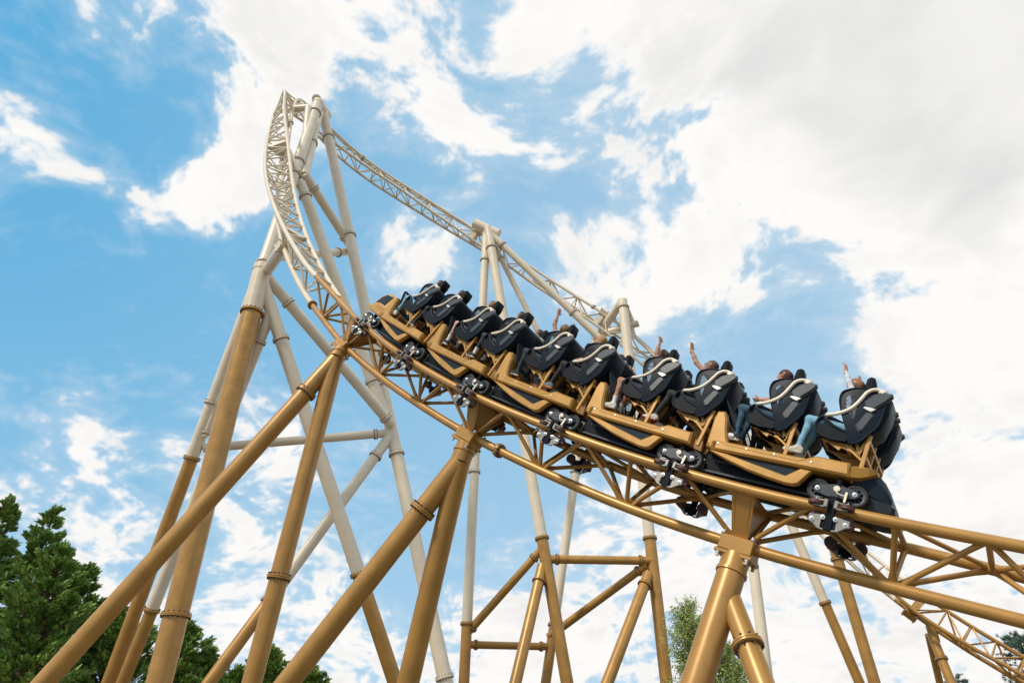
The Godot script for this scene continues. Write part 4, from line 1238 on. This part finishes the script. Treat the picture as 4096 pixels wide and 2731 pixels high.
# arms: for each side (left, right) "grip", "up" or a custom [elbow, wrist, hand direction]
func rider(label: String, frame: Transform3D, row: float, c: float, look: Dictionary) -> void:
	var pal := [look.get("skin", Color(0.52, 0.30, 0.21)), look.get("shirt", Color(0.05, 0.05, 0.06)), look.get("legs", Color(0.03, 0.03, 0.035)), look.get("sock", Color(0.7, 0.7, 0.7)), look.get("shoe", Color(0.6, 0.58, 0.55)), look.get("hair", Color(0.05, 0.03, 0.02)), look.get("sole", Color(0.7, 0.68, 0.64)), look.get("mark", Color(0.7, 0.7, 0.7))]
	var legs_kind: int = SKIN if look.get("shorts", false) else LEGS
	var sock_kind: int = SOCK if look.get("socks", false) else legs_kind
	var sleeve: int = SHIRT if look.get("long_sleeves", false) else SKIN
	var kick: float = look.get("kick", 0.0)
	var near := absf(c) > 0.0
	var B := []
	# trunk
	B.append([at(0.02, 1.24, -0.07), at(0.02, 1.24, 0.07), 0.125, 0.125, LEGS])
	B.append([at(0.03, 1.30, 0), at(0.04, 1.52, 0), 0.135, 0.145, SHIRT])
	B.append([at(0.04, 1.52, -0.06), at(0.07, 1.77, -0.07), 0.115, 0.105, SHIRT])
	B.append([at(0.04, 1.52, 0.06), at(0.07, 1.77, 0.07), 0.115, 0.105, SHIRT])
	B.append([at(0.08, 1.83, -0.17), at(0.08, 1.83, 0.17), 0.068, 0.068, SHIRT])
	B.append([at(0.09, 1.86, 0), at(0.15, 2.03, 0), 0.058, 0.052, SKIN])
	# head: skull, face, jaw, nose, ears, hair
	var tilt: float = look.get("tilt", 0.0)
	var hb := at(0.195 + tilt * 0.25, 2.13, look.get("head_c", 0.0))
	B.append([hb + at(0.0, 0.015, 0), hb + at(-0.025, 0.02, 0), 0.082, 0.084, SKIN])
	B.append([hb + at(0.045, -0.03, 0), hb + at(0.055, 0.02, 0), 0.056, 0.052, SKIN])
	B.append([hb + at(0.035, -0.075, 0), hb + at(0.066, -0.078, 0), 0.042, 0.030, SKIN])
	B.append([hb + at(0.105, 0.0, 0), hb + at(0.118, -0.022, 0), 0.011, 0.015, SKIN])
	for s in [-1.0, 1.0]:
		B.append([hb + at(-0.005, -0.015, s * 0.086), hb + at(-0.012, 0.015, s * 0.090), 0.013, 0.016, SKIN])
	var hr: float = look.get("hair_r", 0.094)
	B.append([hb + at(-0.004, 0.040, 0), hb + at(-0.050, 0.010, 0), hr, hr, HAIR])
	B.append([hb + at(-0.058, -0.045, 0), hb + at(-0.05, 0.01, 0), 0.068, 0.08, HAIR])
	if look.get("long_hair", false):
		B.append([hb + at(-0.05, -0.02, 0.03), hb + at(-0.05, -0.15, 0.05), 0.06, 0.04, HAIR])
		B.append([hb + at(-0.05, -0.02, -0.03), hb + at(-0.05, -0.15, -0.05), 0.06, 0.04, HAIR])
	# legs
	for s in [-1.0, 1.0]:
		var k: float = kick + (0.05 if s < 0.0 else 0.0) * look.get("split", 1.0)
		var hip := at(0.05, 1.285, s * 0.13)
		var knee := at(0.665, 1.335, s * 0.195)
		var ank := at(0.61 + k, 0.865, s * 0.185)
		var cut: float = 0.82 if look.get("shorts", false) else 1.0
		B.append([hip, hip.lerp(knee, cut), 0.098, 0.074, LEGS])
		if cut < 1.0:
			B.append([hip.lerp(knee, 0.7), knee, 0.070, 0.060, SKIN])
		var calf := knee.lerp(ank, 0.35) + at(-0.02, 0, 0)
		B.append([knee, calf, 0.062, 0.058, legs_kind])
		B.append([calf, knee.lerp(ank, 0.72), 0.058, 0.046, legs_kind])
		B.append([knee.lerp(ank, 0.74), ank, 0.048, 0.045, sock_kind])
		var heel := ank + at(-0.045, -0.055, 0)
		var ball := ank + at(0.12, -0.085, s * 0.015)
		var toe := ank + at(0.185, -0.083, s * 0.018)
		B.append([ank + at(0.0, -0.03, 0), heel, 0.043, 0.040, SHOE])
		B.append([ank + at(0.01, -0.035, 0), ball, 0.044, 0.036, SHOE])
		B.append([ball, toe, 0.038, 0.030, SHOE])
		B.append([heel + at(-0.01, -0.045, 0), ball + at(0, -0.030, 0), 0.024, 0.022, SOLE])
		B.append([ball + at(0, -0.030, 0), toe + at(0.02, -0.022, 0), 0.022, 0.018, SOLE])
		if look.has("mark"):
			for j in 3:
				B.append([ank + at(0.03 + j * 0.035, -0.075, s * 0.047), ank + at(0.055 + j * 0.03, -0.03, s * 0.036), 0.010, 0.010, MARK])
	# arms
	var hands := []
	for e in [["left", 1.0], ["right", -1.0]]:
		var s: float = e[1]
		var how = look.get(e[0], "grip")
		var sh := at(0.10, 1.83, s * 0.19)
		var el := at(0.22, 1.54, s * 0.235)
		var wr := at(0.40, 1.545, s * 0.15)
		var hd := Vector3(0.8, -0.25, s * 0.3)
		var curl := 1.1
		var facing := Vector3(0, -1, 0)
		if how is Array:
			el = at(how[0][0], how[0][1], s * how[0][2])
			wr = at(how[1][0], how[1][1], s * how[1][2])
			hd = at(how[2][0], how[2][1], s * how[2][2])
			curl = how[3]
			facing = Vector3(0.8, 0.1, s * 0.4)
		B.append([sh, sh.lerp(el, 0.45), 0.062, 0.052, SHIRT])
		B.append([sh.lerp(el, 0.4), el, 0.050, 0.042, sleeve])
		B.append([el, el.lerp(wr, 0.4), 0.043, 0.039, sleeve])
		B.append([el.lerp(wr, 0.4), wr, 0.038, 0.027, sleeve])
		hands.append(hand_bones(wr, hd, facing, -1.0 if s > 0.0 else 1.0, curl))
	var verts := PackedVector3Array()
	var cols := PackedColorArray()
	var index := PackedInt32Array()
	nets(B, 0.0165, 0.030, pal, verts, cols, index)
	for h in hands:
		nets(h, 0.0062, 0.008, pal, verts, cols, index)
	var normals := PackedVector3Array()
	normals.resize(verts.size())
	for t in range(0, index.size(), 3):
		var n := (verts[index[t + 2]] - verts[index[t]]).cross(verts[index[t + 1]] - verts[index[t]])
		for k in 3:
			normals[index[t + k]] += n
	for i in normals.size():
		normals[i] = normals[i].normalized()
	var arr := []
	arr.resize(Mesh.ARRAY_MAX)
	arr[Mesh.ARRAY_VERTEX] = verts
	arr[Mesh.ARRAY_NORMAL] = normals
	arr[Mesh.ARRAY_COLOR] = cols
	arr[Mesh.ARRAY_INDEX] = index
	var mesh := ArrayMesh.new()
	mesh.add_surface_from_arrays(Mesh.PRIMITIVE_TRIANGLES, arr)
	var o := MeshInstance3D.new()
	o.name = numbered("person")
	o.mesh = mesh
	o.material_override = M.person
	add_child(o)
	o.transform = frame * Transform3D(Basis(), at(row, 0, c))
	o.set_meta("label", label)
	o.set_meta("category", "person")
	o.set_meta("group", "riders on the coaster train")
	if look.get("glasses", false):
		var st := surf()
		for s in [-1.0, 1.0]:
			bar(st, hb + at(0.10, 0.012, s * 0.062), hb + at(-0.01, 0.015, s * 0.092), 0.006, 0.010, Vector3.UP)
			var ringp := []
			for k in 13:
				var a := TAU * k / 12.0
				ringp.append(hb + at(0.112, 0.0 + sin(a) * 0.020, s * 0.034 + cos(a) * 0.026))
			sweep(st, ringp, 0.004, 6, false)
		part("glasses", done(st), M.bolt, o)

func build_riders(fr: Array) -> void:
	M.person = StandardMaterial3D.new()
	M.person.vertex_color_use_as_albedo = true
	M.person.roughness = 0.75
	var pale := Color(0.56, 0.33, 0.24)
	var tan_ := Color(0.42, 0.22, 0.14)
	var up := [[0.22, 2.06, 0.23], [0.36, 2.30, 0.22], [0.12, 1.0, 0.05], 0.35]
	rider("rider in light blue jeans and white trainers in the front row", fr[0], 1.09, 0.40, {"legs": Color(0.19, 0.42, 0.55), "shoe": Color(0.66, 0.62, 0.58), "shirt": Color(0.30, 0.33, 0.38), "skin": pale, "kick": 0.06, "hair": Color(0.05, 0.03, 0.03)})
	rider("rider in black trousers and black canvas shoes with white soles in the second row", fr[0], 0.0, 0.40, {"legs": Color(0.018, 0.018, 0.022), "shoe": Color(0.02, 0.02, 0.022), "shirt": Color(0.10, 0.05, 0.05), "kick": 0.14, "skin": tan_})
	rider("rider in dark shorts, white socks and black trainers, third row", fr[1], 1.09, 0.40, {"shorts": true, "socks": true, "legs": Color(0.02, 0.025, 0.04), "shoe": Color(0.02, 0.022, 0.03), "shirt": Color(0.25, 0.28, 0.33), "skin": pale, "hair": Color(0.22, 0.13, 0.06), "kick": 0.0})
	rider("rider in red shirt, dark trousers, white socks and black shoes, fourth row", fr[1], 0.0, 0.40, {"socks": true, "legs": Color(0.02, 0.022, 0.03), "shoe": Color(0.02, 0.02, 0.022), "shirt": Color(0.50, 0.02, 0.03), "skin": pale, "kick": 0.02})
	rider("rider in navy tracksuit trousers with one bare arm stretched up, fifth row", fr[2], 1.09, 0.40, {"legs": Color(0.015, 0.03, 0.045), "shoe": Color(0.02, 0.025, 0.03), "shirt": Color(0.45, 0.46, 0.48), "skin": tan_, "hair": Color(0.20, 0.11, 0.05), "kick": -0.02, "left": [[0.32, 2.10, 0.22], [0.38, 2.34, 0.21], [0.25, 1.0, 0.0], 0.3], "right": [[0.20, 2.02, 0.26], [0.14, 2.24, 0.20], [0.0, 1.0, -0.1], 0.6]})
	rider("rider with fair hair, black leggings and orange running shoes, sixth row", fr[2], 0.0, 0.40, {"legs": Color(0.016, 0.016, 0.02), "shoe": Color(0.16, 0.20, 0.24), "sole": Color(0.75, 0.26, 0.10), "shirt": Color(0.03, 0.03, 0.04), "skin": pale, "hair": Color(0.40, 0.23, 0.09), "long_hair": true, "kick": 0.10, "tilt": 0.3})
	rider("rider in shorts with bare legs, white socks and white trainers, both arms up", fr[3], 1.09, 0.40, {"shorts": true, "socks": true, "legs": Color(0.02, 0.03, 0.06), "shoe": Color(0.66, 0.64, 0.60), "shirt": Color(0.30, 0.05, 0.05), "skin": tan_, "hair": Color(0.12, 0.07, 0.04), "kick": -0.02, "left": [[0.20, 2.06, 0.22], [0.25, 2.30, 0.20], [0.25, 0.9, 0.0], 0.9], "right": [[0.22, 2.06, 0.26], [0.16, 2.26, 0.22], [-0.7, 0.7, 0.0], 0.7]})
	rider("rider with shaved head and glasses, black trousers and arms raised", fr[3], 0.0, 0.40, {"legs": Color(0.018, 0.018, 0.02), "shoe": Color(0.62, 0.58, 0.55), "sole": Color(0.25, 0.03, 0.03), "shirt": Color(0.30, 0.20, 0.18), "skin": tan_, "hair": Color(0.10, 0.055, 0.04), "hair_r": 0.084, "glasses": true, "kick": 0.16, "tilt": 0.25, "left": [[0.46, 2.05, 0.20], [0.66, 2.28, 0.20], [0.28, 1.0, 0.0], 0.25], "right": [[0.16, 2.02, 0.26], [0.10, 2.20, 0.22], [0.0, 1.0, 0.0], 0.5]})
	rider("rider in blue jeans and black striped trainers holding the lap bar, ninth row", fr[4], 1.09, 0.40, {"legs": Color(0.025, 0.075, 0.13), "shoe": Color(0.02, 0.022, 0.03), "mark": Color(0.72, 0.72, 0.72), "shirt": Color(0.01, 0.20, 0.42), "skin": Color(0.50, 0.27, 0.19), "hair": Color(0.08, 0.03, 0.02), "kick": 0.02, "tilt": 0.1, "left": [[0.26, 1.55, 0.22], [0.46, 1.58, 0.12], [0.8, -0.1, -0.2], 1.1]})
	rider("rider in pale jeans, cream trainers and white long sleeves with arms raised, last row", fr[4], 0.0, 0.40, {"legs": Color(0.20, 0.40, 0.55), "shoe": Color(0.62, 0.55, 0.46), "shirt": Color(0.62, 0.62, 0.68), "long_sleeves": true, "skin": Color(0.55, 0.30, 0.22), "hair": Color(0.30, 0.13, 0.08), "kick": 0.10, "left": [[0.24, 2.08, 0.20], [0.34, 2.28, 0.19], [0.2, 1.0, -0.1], 0.5], "right": [[0.22, 2.06, 0.24], [0.20, 2.24, 0.20], [-0.1, 1.0, 0.0], 0.7]})
	# riders in the far seats, of whom heads and hands show
	rider("rider in the far seat of the third row gripping the bar", fr[1], 1.09, -0.40, {"shirt": Color(0.05, 0.06, 0.10), "skin": pale, "shorts": true})
	rider("rider in dark red in the far seat of the fourth row", fr[1], 0.0, -0.40, {"shirt": Color(0.35, 0.03, 0.04), "skin": pale})
	rider("dark haired rider in yellow shirt in the far seat of the sixth row", fr[2], 0.0, -0.40, {"shirt": Color(0.62, 0.45, 0.06), "skin": pale, "hair": Color(0.02, 0.018, 0.018)})
	rider("brown haired rider in the far seat of the seventh row", fr[3], 1.09, -0.40, {"shirt": Color(0.2, 0.2, 0.2), "skin": pale, "hair": Color(0.15, 0.09, 0.05)})
	rider("dark haired rider in the far seat of the eighth row", fr[3], 0.0, -0.40, {"shirt": Color(0.05, 0.05, 0.06), "skin": tan_, "hair": Color(0.05, 0.03, 0.02), "hair_r": 0.10})
	rider("fair haired rider in the far seat of the ninth row", fr[4], 1.09, -0.40, {"shirt": Color(0.3, 0.1, 0.1), "skin": pale, "hair": Color(0.32, 0.17, 0.08), "long_hair": true})

# ------------------------------------------------------------------ trees
func spray_mesh(kind: String) -> ArrayMesh:
	var st := surf()
	var rng := RandomNumberGenerator.new()
	rng.seed = hash(kind)
	if kind == "cypress":        # a flat feathery frond of scale-leaved twigs
		for k in 13:
			var t := k / 12.0
			var root := Vector3(0, t * 0.46, 0.03 * sin(t * 3.0))
			for s in [-1.0, 1.0]:
				var l := (0.20 * (1.0 - t * 0.75) + 0.03) * rng.randf_range(0.75, 1.2)
				var d := Vector3(s * 0.75, 0.75, rng.randf_range(-0.35, 0.35)).normalized()
				var tip := root + d * l
				var w := Vector3(-d.y, d.x, 0.2).normalized() * 0.020
				tri(st, root - w * 0.6, root + w * 0.6, root.lerp(tip, 0.6) + w)
				tri(st, root - w * 0.6, root.lerp(tip, 0.6) + w, tip)
				tri(st, root - w * 0.6, tip, root.lerp(tip, 0.55) - w)
		tri(st, Vector3(-0.014, 0, 0), Vector3(0.014, 0, 0), Vector3(0, 0.58, 0.02))
	elif kind == "birch":        # a thin twig with hanging small leaves
		for k in 9:
			var p := Vector3(rng.randf_range(-0.09, 0.09), k * 0.035 + rng.randf_range(-0.02, 0.02), rng.randf_range(-0.09, 0.09))
			var d := Vector3(rng.randf_range(-1, 1), rng.randf_range(-0.9, 0.5), rng.randf_range(-1, 1)).normalized() * 0.075
			var w := d.cross(Vector3(rng.randf_range(-1, 1), 1, rng.randf_range(-1, 1))).normalized() * 0.027
			quad(st, p, p + d * 0.45 + w, p + d, p + d * 0.45 - w)
		tri(st, Vector3(-0.004, 0, 0), Vector3(0.004, 0, 0), Vector3(0, 0.34, 0))
	else:                        # a round tuft of pine needles
		for k in 46:
			var d := Vector3(rng.randf_range(-1, 1), rng.randf_range(-0.35, 1), rng.randf_range(-1, 1)).normalized()
			var w := d.cross(Vector3(0.3, 1, 0.2)).normalized() * 0.007
			var p := Vector3(0, rng.randf_range(0, 0.12), 0)
			tri(st, p - w, p + w, p + d * rng.randf_range(0.11, 0.18))
	return done(st)

func leaf_material(called: String) -> StandardMaterial3D:
	if not M.has(called):
		var m := StandardMaterial3D.new()
		m.vertex_color_use_as_albedo = true
		m.roughness = 0.6
		m.backlight_enabled = true
		m.backlight = Color(0.16, 0.22, 0.06) if called == "leaf_birch" else Color(0.22, 0.32, 0.08)
		m.cull_mode = BaseMaterial3D.CULL_DISABLED
		M[called] = m
	return M[called]

func limb(st: SurfaceTool, p: Vector3, q: Vector3, r0: float, r1: float, bend: Vector3, sides := 7) -> void:
	var n := 6
	var b := along(q - p)
	var rings := []
	for i in n + 1:
		var t := float(i) / n
		var c := p.lerp(q, t) + bend * sin(t * PI)
		var r := lerpf(r0, r1, t)
		var ringp := []
		for k in sides:
			var a := TAU * k / sides
			ringp.append(c + (b.x * cos(a) + b.z * sin(a)) * r)
		rings.append(ringp)
	for i in n:
		for k in sides:
			var j := (k + 1) % sides
			quad(st, rings[i][k], rings[i + 1][k], rings[i + 1][j], rings[i][j], true)

func tree(called: String, label: String, category: String, group: String, foot: Vector3, height: float, radius: float, kind: String, seed_: int, count: int) -> void:
	var rng := RandomNumberGenerator.new()
	rng.seed = seed_
	var t := thing(called, label, category, Transform3D(Basis(), foot), group)
	var bark := "bark_birch" if kind == "birch" else "bark"
	if not M.has(bark):
		M[bark] = painted(Color(0.36, 0.33, 0.29) if kind == "birch" else Color(0.13, 0.085, 0.055), 0.5, Color(0.05, 0.04, 0.03), 300, 0.85, 0.0, 51, true, 1.0)
	var lean := Vector3(rng.randf_range(-0.3, 0.3), 0, rng.randf_range(-0.3, 0.3))
	var top := Vector3(lean.x, height * 0.985, lean.z)
	var st := surf()
	limb(st, Vector3.ZERO, top, 0.018 * height + 0.03, 0.012, lean * 0.6, 10)
	part("trunk", done(st), M[bark], t)
	var bough := surf()
	var mm := MultiMesh.new()
	mm.transform_format = MultiMesh.TRANSFORM_3D
	mm.use_colors = true
	if not cache.has("spray_" + kind):
		cache["spray_" + kind] = spray_mesh(kind)
	mm.mesh = cache["spray_" + kind]
	var spots := []
	var made := 0
	var az := rng.randf() * TAU
	while spots.size() < count and made < 1200:
		made += 1
		az += 2.4 + rng.randf_range(-0.5, 0.5)
		var h := pow(rng.randf(), 0.75)
		if kind == "birch":
			h = 0.18 + 0.82 * rng.randf()
		else:
			h = 0.04 + 0.955 * h
		var reach := 0.0
		var rise := 0.6
		if kind == "cypress":
			reach = radius * pow(1.0 - h, 0.62) * (rng.randf_range(0.45, 1.0) if rng.randf() < 0.8 else rng.randf_range(1.0, 1.45)) * (1.0 + 0.25 * sin(az * 3.0 + seed_)) + 0.12
			rise = rng.randf_range(0.35, 1.0)
		elif kind == "birch":
			reach = radius * (0.30 + 0.9 * sin(clampf((1.0 - h) * 1.25, 0.0, 1.0) * PI * 0.6)) * rng.randf_range(0.35, 1.1)
			rise = rng.randf_range(0.5, 1.3)
		else:
			reach = radius * (0.25 + 0.85 * pow(1.0 - h, 0.7)) * rng.randf_range(0.6, 1.1)
			rise = rng.randf_range(-0.05, 0.5)
		var root := Vector3(lean.x * h, height * h * 0.97, lean.z * h)
		var dir := Vector3(cos(az), rise, sin(az)).normalized()
		var tip := root + dir * reach
		if kind == "cypress":
			tip.y = minf(tip.y, height)
		limb(bough, root, tip, 0.006 * reach * 4.0 + 0.006, 0.004, Vector3(0, -0.05 * reach, 0), 5)
		var n := int(reach / (0.021 if kind == "cypress" else 0.085 if kind == "birch" else 0.16)) + 2
		for i in n:
			var f := (i + rng.randf()) / n
			if kind == "cypress":
				f = 0.35 + 0.67 * sqrt(f)
			elif kind == "pine":
				f = 0.45 + 0.55 * f
			var wide := reach * (0.15 if kind == "cypress" else 0.16) * (1.0 - f * 0.45)
			var p := root.lerp(tip, f) + Vector3(rng.randf_range(-1, 1), rng.randf_range(-0.8, 0.8), rng.randf_range(-1, 1)) * wide
			var d := (dir + Vector3(rng.randf_range(-0.7, 0.7), rng.randf_range(-0.4, 0.5), rng.randf_range(-0.7, 0.7))).normalized()
			if kind == "birch":
				d = (dir * 0.4 + Vector3(rng.randf_range(-0.6, 0.6), rng.randf_range(-0.9, 0.5), rng.randf_range(-0.6, 0.6))).normalized()
			var grow := rng.randf_range(0.30, 0.58) if kind == "cypress" else rng.randf_range(0.7, 1.25)
			var b := along(d).rotated(d, rng.randf() * TAU).scaled(Vector3.ONE * grow)
			spots.append([Transform3D(b, p), rng.randf()])
	if kind == "cypress":
		for i in 60:           # the leader's own fronds
			var p := top + Vector3(rng.randf_range(-0.12, 0.12), -rng.randf() * 0.9, rng.randf_range(-0.12, 0.12))
			var d := Vector3(rng.randf_range(-0.5, 0.5), 1.0, rng.randf_range(-0.5, 0.5)).normalized()
			spots.append([Transform3D(along(d).rotated(d, rng.randf() * TAU).scaled(Vector3.ONE * 0.6), p), rng.randf()])
	mm.instance_count = spots.size()
	for i in spots.size():
		mm.set_instance_transform(i, spots[i][0])
		var k: float = spots[i][1]
		var c := Color(0.12, 0.25, 0.05).lerp(Color(0.36, 0.44, 0.09), k * k)
		if kind == "cypress" and k > 0.985:
			c = Color(0.16, 0.10, 0.04)
		if kind == "birch":
			c = Color(0.19, 0.28, 0.06).lerp(Color(0.38, 0.44, 0.11), k)
		elif kind == "pine":
			c = Color(0.04, 0.10, 0.075).lerp(Color(0.07, 0.14, 0.09), k)
		mm.set_instance_color(i, c)
	part("boughs", done(bough), M[bark], t)
	var leaves := MultiMeshInstance3D.new()
	leaves.name = "crown"
	leaves.multimesh = mm
	leaves.material_override = leaf_material("leaf_" + kind)
	leaves.set_meta("kind", "stuff")
	t.add_child(leaves, true)

func build_trees() -> void:
	var hedge := [
		[-27.2, -33.5, 12.0, 2.3, "cypress at the outer end of the tree row, beyond the tallest one"],
		[-24.95, -33.0, 13.2, 1.9, "tallest cypress of the row"],
		[-23.5, -34.2, 13.1, 1.9, "second tallest cypress, with a slender ragged tip"],
		[-20.9, -32.6, 10.7, 2.1, "broad cypress next to the slender tipped one"],
		[-21.7, -36.0, 10.6, 2.0, "cypress standing half hidden behind the broad one"],
		[-18.8, -35.0, 8.4, 2.0, "shorter cypress behind the longest slanting ochre leg"],
		[-15.9, -36.0, 7.9, 1.7, "small cypress just beside the thick ochre tower column"],
		[-15.0, -37.2, 6.9, 1.5, "small cypress next to the tower column's neighbour"],
		[-13.5, -36.2, 5.8, 1.6, "low rounded cypress between two ochre legs"],
		[-12.1, -38.0, 6.9, 1.5, "pointed little cypress behind the straight ochre leg"],
		[-10.4, -39.0, 6.1, 1.6, "last low cypress of the row, by the long slanting ochre leg"],
	]
	for i in hedge.size():
		var e: Array = hedge[i]
		tree("cypress_tree", e[4], "tree", "cypress trees behind the supports", Vector3(e[0], 0, e[1]), e[2], e[3] * 1.3, "cypress", 100 + i * 7, 20000 if e[2] > 8.0 else 12000)
	tree("birch_tree", "slender light green birch with airy crown behind the forked support", "tree", "", Vector3(7.3, 0, -30.0), 7.6, 1.7, "birch", 301, 2700)
	tree("birch_tree", "lower bushy birch beside the slender one", "tree", "", Vector3(9.0, 0, -31.0), 6.0, 1.8, "birch", 302, 3200)
	tree("pine_tree", "bluish green pine beyond the ochre end of the far track", "tree", "", Vector3(23.3, 0, -34.0), 7.1, 2.2, "pine", 401, 1500)
	tree("pine_tree", "low dark pine tip beside the taller bluish pine", "tree", "", Vector3(23.2, 0, -40.0), 5.9, 1.6, "pine", 402, 700)

# ------------------------------------------------------------------ sky
const SKY_W := 4096
const SKY_H := 2048
var nz_a: FastNoiseLite
var nz_b: FastNoiseLite
var nz_c: FastNoiseLite
var nz_d: FastNoiseLite
var nz_w: FastNoiseLite
var sun_dir := Vector3(-0.46, 0.76, 0.44).normalized()
var heavy_dir := Vector3(0.528, 0.717, -0.455)
var haze_dir := Vector3(0.80, 0.45, -0.40).normalized()     # the air is palest this way

func cover_at(az: float, el: float) -> float:      # degrees
	var x := clampf((az + 72.0) / 3.0, 0.0, 47.999)
	var y := clampf(el / 3.0, 0.0, 27.999)
	var i := int(y)
	var j := int(x)
	var a := y - i
	var b := x - j
	var r0: Array = COVER[i]
	var r1: Array = COVER[i + 1]
	var v: float = lerpf(lerpf(r0[j], r0[j + 1], b), lerpf(r1[j], r1[j + 1], b), a) / 9.0
	var w := clampf((absf(az) - 66.0) / 14.0, 0.0, 1.0)
	return lerpf(v, 0.62, w)

func sky_pixel(d: Vector3, az: float, el: float) -> Color:
	var warp := 2.2
	var k := 1.0 / (d.y + 0.42)
	var p := Vector3(d.x * k, d.y * 0.6, d.z * k)
	var wx := nz_w.get_noise_3dv(p * 1.0)
	var wy := nz_w.get_noise_3dv(p + Vector3(7.3, 2.1, 0.0))
	var cov := cover_at(az + wx * warp * 2.0, el + wy * warp * 1.6)
	var q := p + Vector3(wx, 0.0, wy) * 0.08
	var big := nz_a.get_noise_3dv(q)
	var fine := nz_b.get_noise_3dv(q)
	var dens := (cov - 0.53) * (1.0 if cov < 0.75 else 1.0 + (cov - 0.75) * 2.2) + big * 0.34 + fine * 0.58 + nz_d.get_noise_3dv(q) * 0.30
	var a := smoothstep(-0.13, 0.26, dens)
	a = maxf(a, smoothstep(-0.50, 0.32, dens) * 0.32)
	# clear air: paler towards the hazy side and towards the horizon
	var g := clampf(d.dot(haze_dir) * 0.5 + 0.5, 0.0, 1.0)
	var low := pow(1.0 - clampf(d.y, 0.0, 1.0), 3.0)
	var blue := Color(0.075, 0.41, 0.72).lerp(Color(0.36, 0.58, 0.78), smoothstep(0.40, 0.97, g))
	blue = blue.lerp(Color(0.42, 0.66, 0.86), clampf(low * 1.5, 0.0, 0.85))
	# clouds: white where thin or facing the sun, greyer in their thick parts
	var soft := nz_c.get_noise_3dv(q + Vector3(3.1, 0.0, 1.7))
	var thick := smoothstep(0.10, 0.75, dens + soft * 0.35)
	var white := Color(1.0, 0.98, 0.955)
	var grey := Color(0.73, 0.735, 0.735)
	var cl := white.lerp(grey, clampf(thick * (0.10 + soft * 0.6) + fine * 0.45, 0.0, 0.85))
	cl = cl.lerp(Color(0.66, 0.67, 0.67), smoothstep(0.966, 0.999, d.dot(heavy_dir) + soft * 0.03) * 0.4)     # one heavy cloud
	return blue.lerp(cl, a)

func make_sky() -> PanoramaSkyMaterial:
	nz_a = noise(2.6, 5, 71)
	nz_a.fractal_gain = 0.55
	nz_b = noise(9.0, 6, 72)
	nz_b.fractal_gain = 0.62
	nz_c = noise(3.4, 4, 73)
	nz_w = noise(2.2, 3, 74)
	nz_d = noise(24.0, 5, 75)
	nz_d.fractal_gain = 0.6
	var small := Image.create(1024, 512, false, Image.FORMAT_RGB8)
	for y in 512:
		var el := 90.0 - (y + 0.5) * 180.0 / 512.0
		var ce := cos(deg_to_rad(el))
		var se := sin(deg_to_rad(el))
		for x in 1024:
			if el < 0.0:
				small.set_pixel(x, y, Color(0.20, 0.18, 0.15).linear_to_srgb())
				continue
			var az := (x + 0.5) * 360.0 / 1024.0           # the panorama starts at -z and turns to the right
			if az > 180.0:
				az -= 360.0
			small.set_pixel(x, y, sky_pixel(Vector3(sin(deg_to_rad(az)) * ce, se, -cos(deg_to_rad(az)) * ce), az, el).linear_to_srgb())
	small.resize(SKY_W, SKY_H, Image.INTERPOLATE_CUBIC)
	# the part in front of the camera again, at full detail
	for y in range(int(SKY_H * 26.0 / 180.0), int(SKY_H * 88.0 / 180.0)):
		var el := 90.0 - (y + 0.5) * 180.0 / SKY_H
		var ce := cos(deg_to_rad(el))
		var se := sin(deg_to_rad(el))
		var reach := minf(75.0, 42.0 + maxf(el - 20.0, 0.0) * 0.9)
		var n := int(reach / 360.0 * SKY_W)
		for x in range(-n, n):
			var az := (x + 0.5) * 360.0 / SKY_W
			small.set_pixel(posmod(x, SKY_W), y, sky_pixel(Vector3(sin(deg_to_rad(az)) * ce, se, -cos(deg_to_rad(az)) * ce), az, el).linear_to_srgb())
	var m := PanoramaSkyMaterial.new()
	m.panorama = ImageTexture.create_from_image(small)
	return m

# ------------------------------------------------------------------ the scene
func _ready() -> void:
	var cam := Camera3D.new()
	cam.name = "camera"
	cam.fov = 53.02
	cam.near = 0.05
	cam.far = 2000.0
	cam.position = Vector3(0, 1.6, 0)
	cam.rotation_degrees = Vector3(32.0, 0, 0)
	add_child(cam)
	var env := Environment.new()
	env.background_mode = Environment.BG_SKY
	env.sky = Sky.new()
	env.sky.sky_material = make_sky()
	env.background_energy_multiplier = 1.0
	env.tonemap_mode = Environment.TONE_MAPPER_LINEAR
	env.tonemap_exposure = 1.0
	env.sdfgi_enabled = true
	env.ssao_enabled = true
	env.ssil_enabled = true
	var we := WorldEnvironment.new()
	we.name = "world"
	we.environment = env
	add_child(we)
	var sun := DirectionalLight3D.new()
	sun.name = "sun"
	sun.light_energy = 0.95
	sun.light_angular_distance = 6.0
	sun.light_color = Color(1.0, 0.95, 0.87)
	sun.shadow_enabled = true
	add_child(sun)
	sun.look_at_from_position(sun_dir * 50.0, Vector3.ZERO)
	make_materials()
	# ground
	var gm := PlaneMesh.new()
	gm.size = Vector2(1600, 1600)
	var ground := part("ground", gm, painted(Color(0.14, 0.125, 0.095), 0.4, Color(0.25, 0.22, 0.18), 800, 0.9, 0.0, 61, true, 0.25), self)
	ground.set_meta("kind", "structure")
	build_supports()
	build_track()
	build_trees()
	var frames := build_train()
	build_riders(frames)
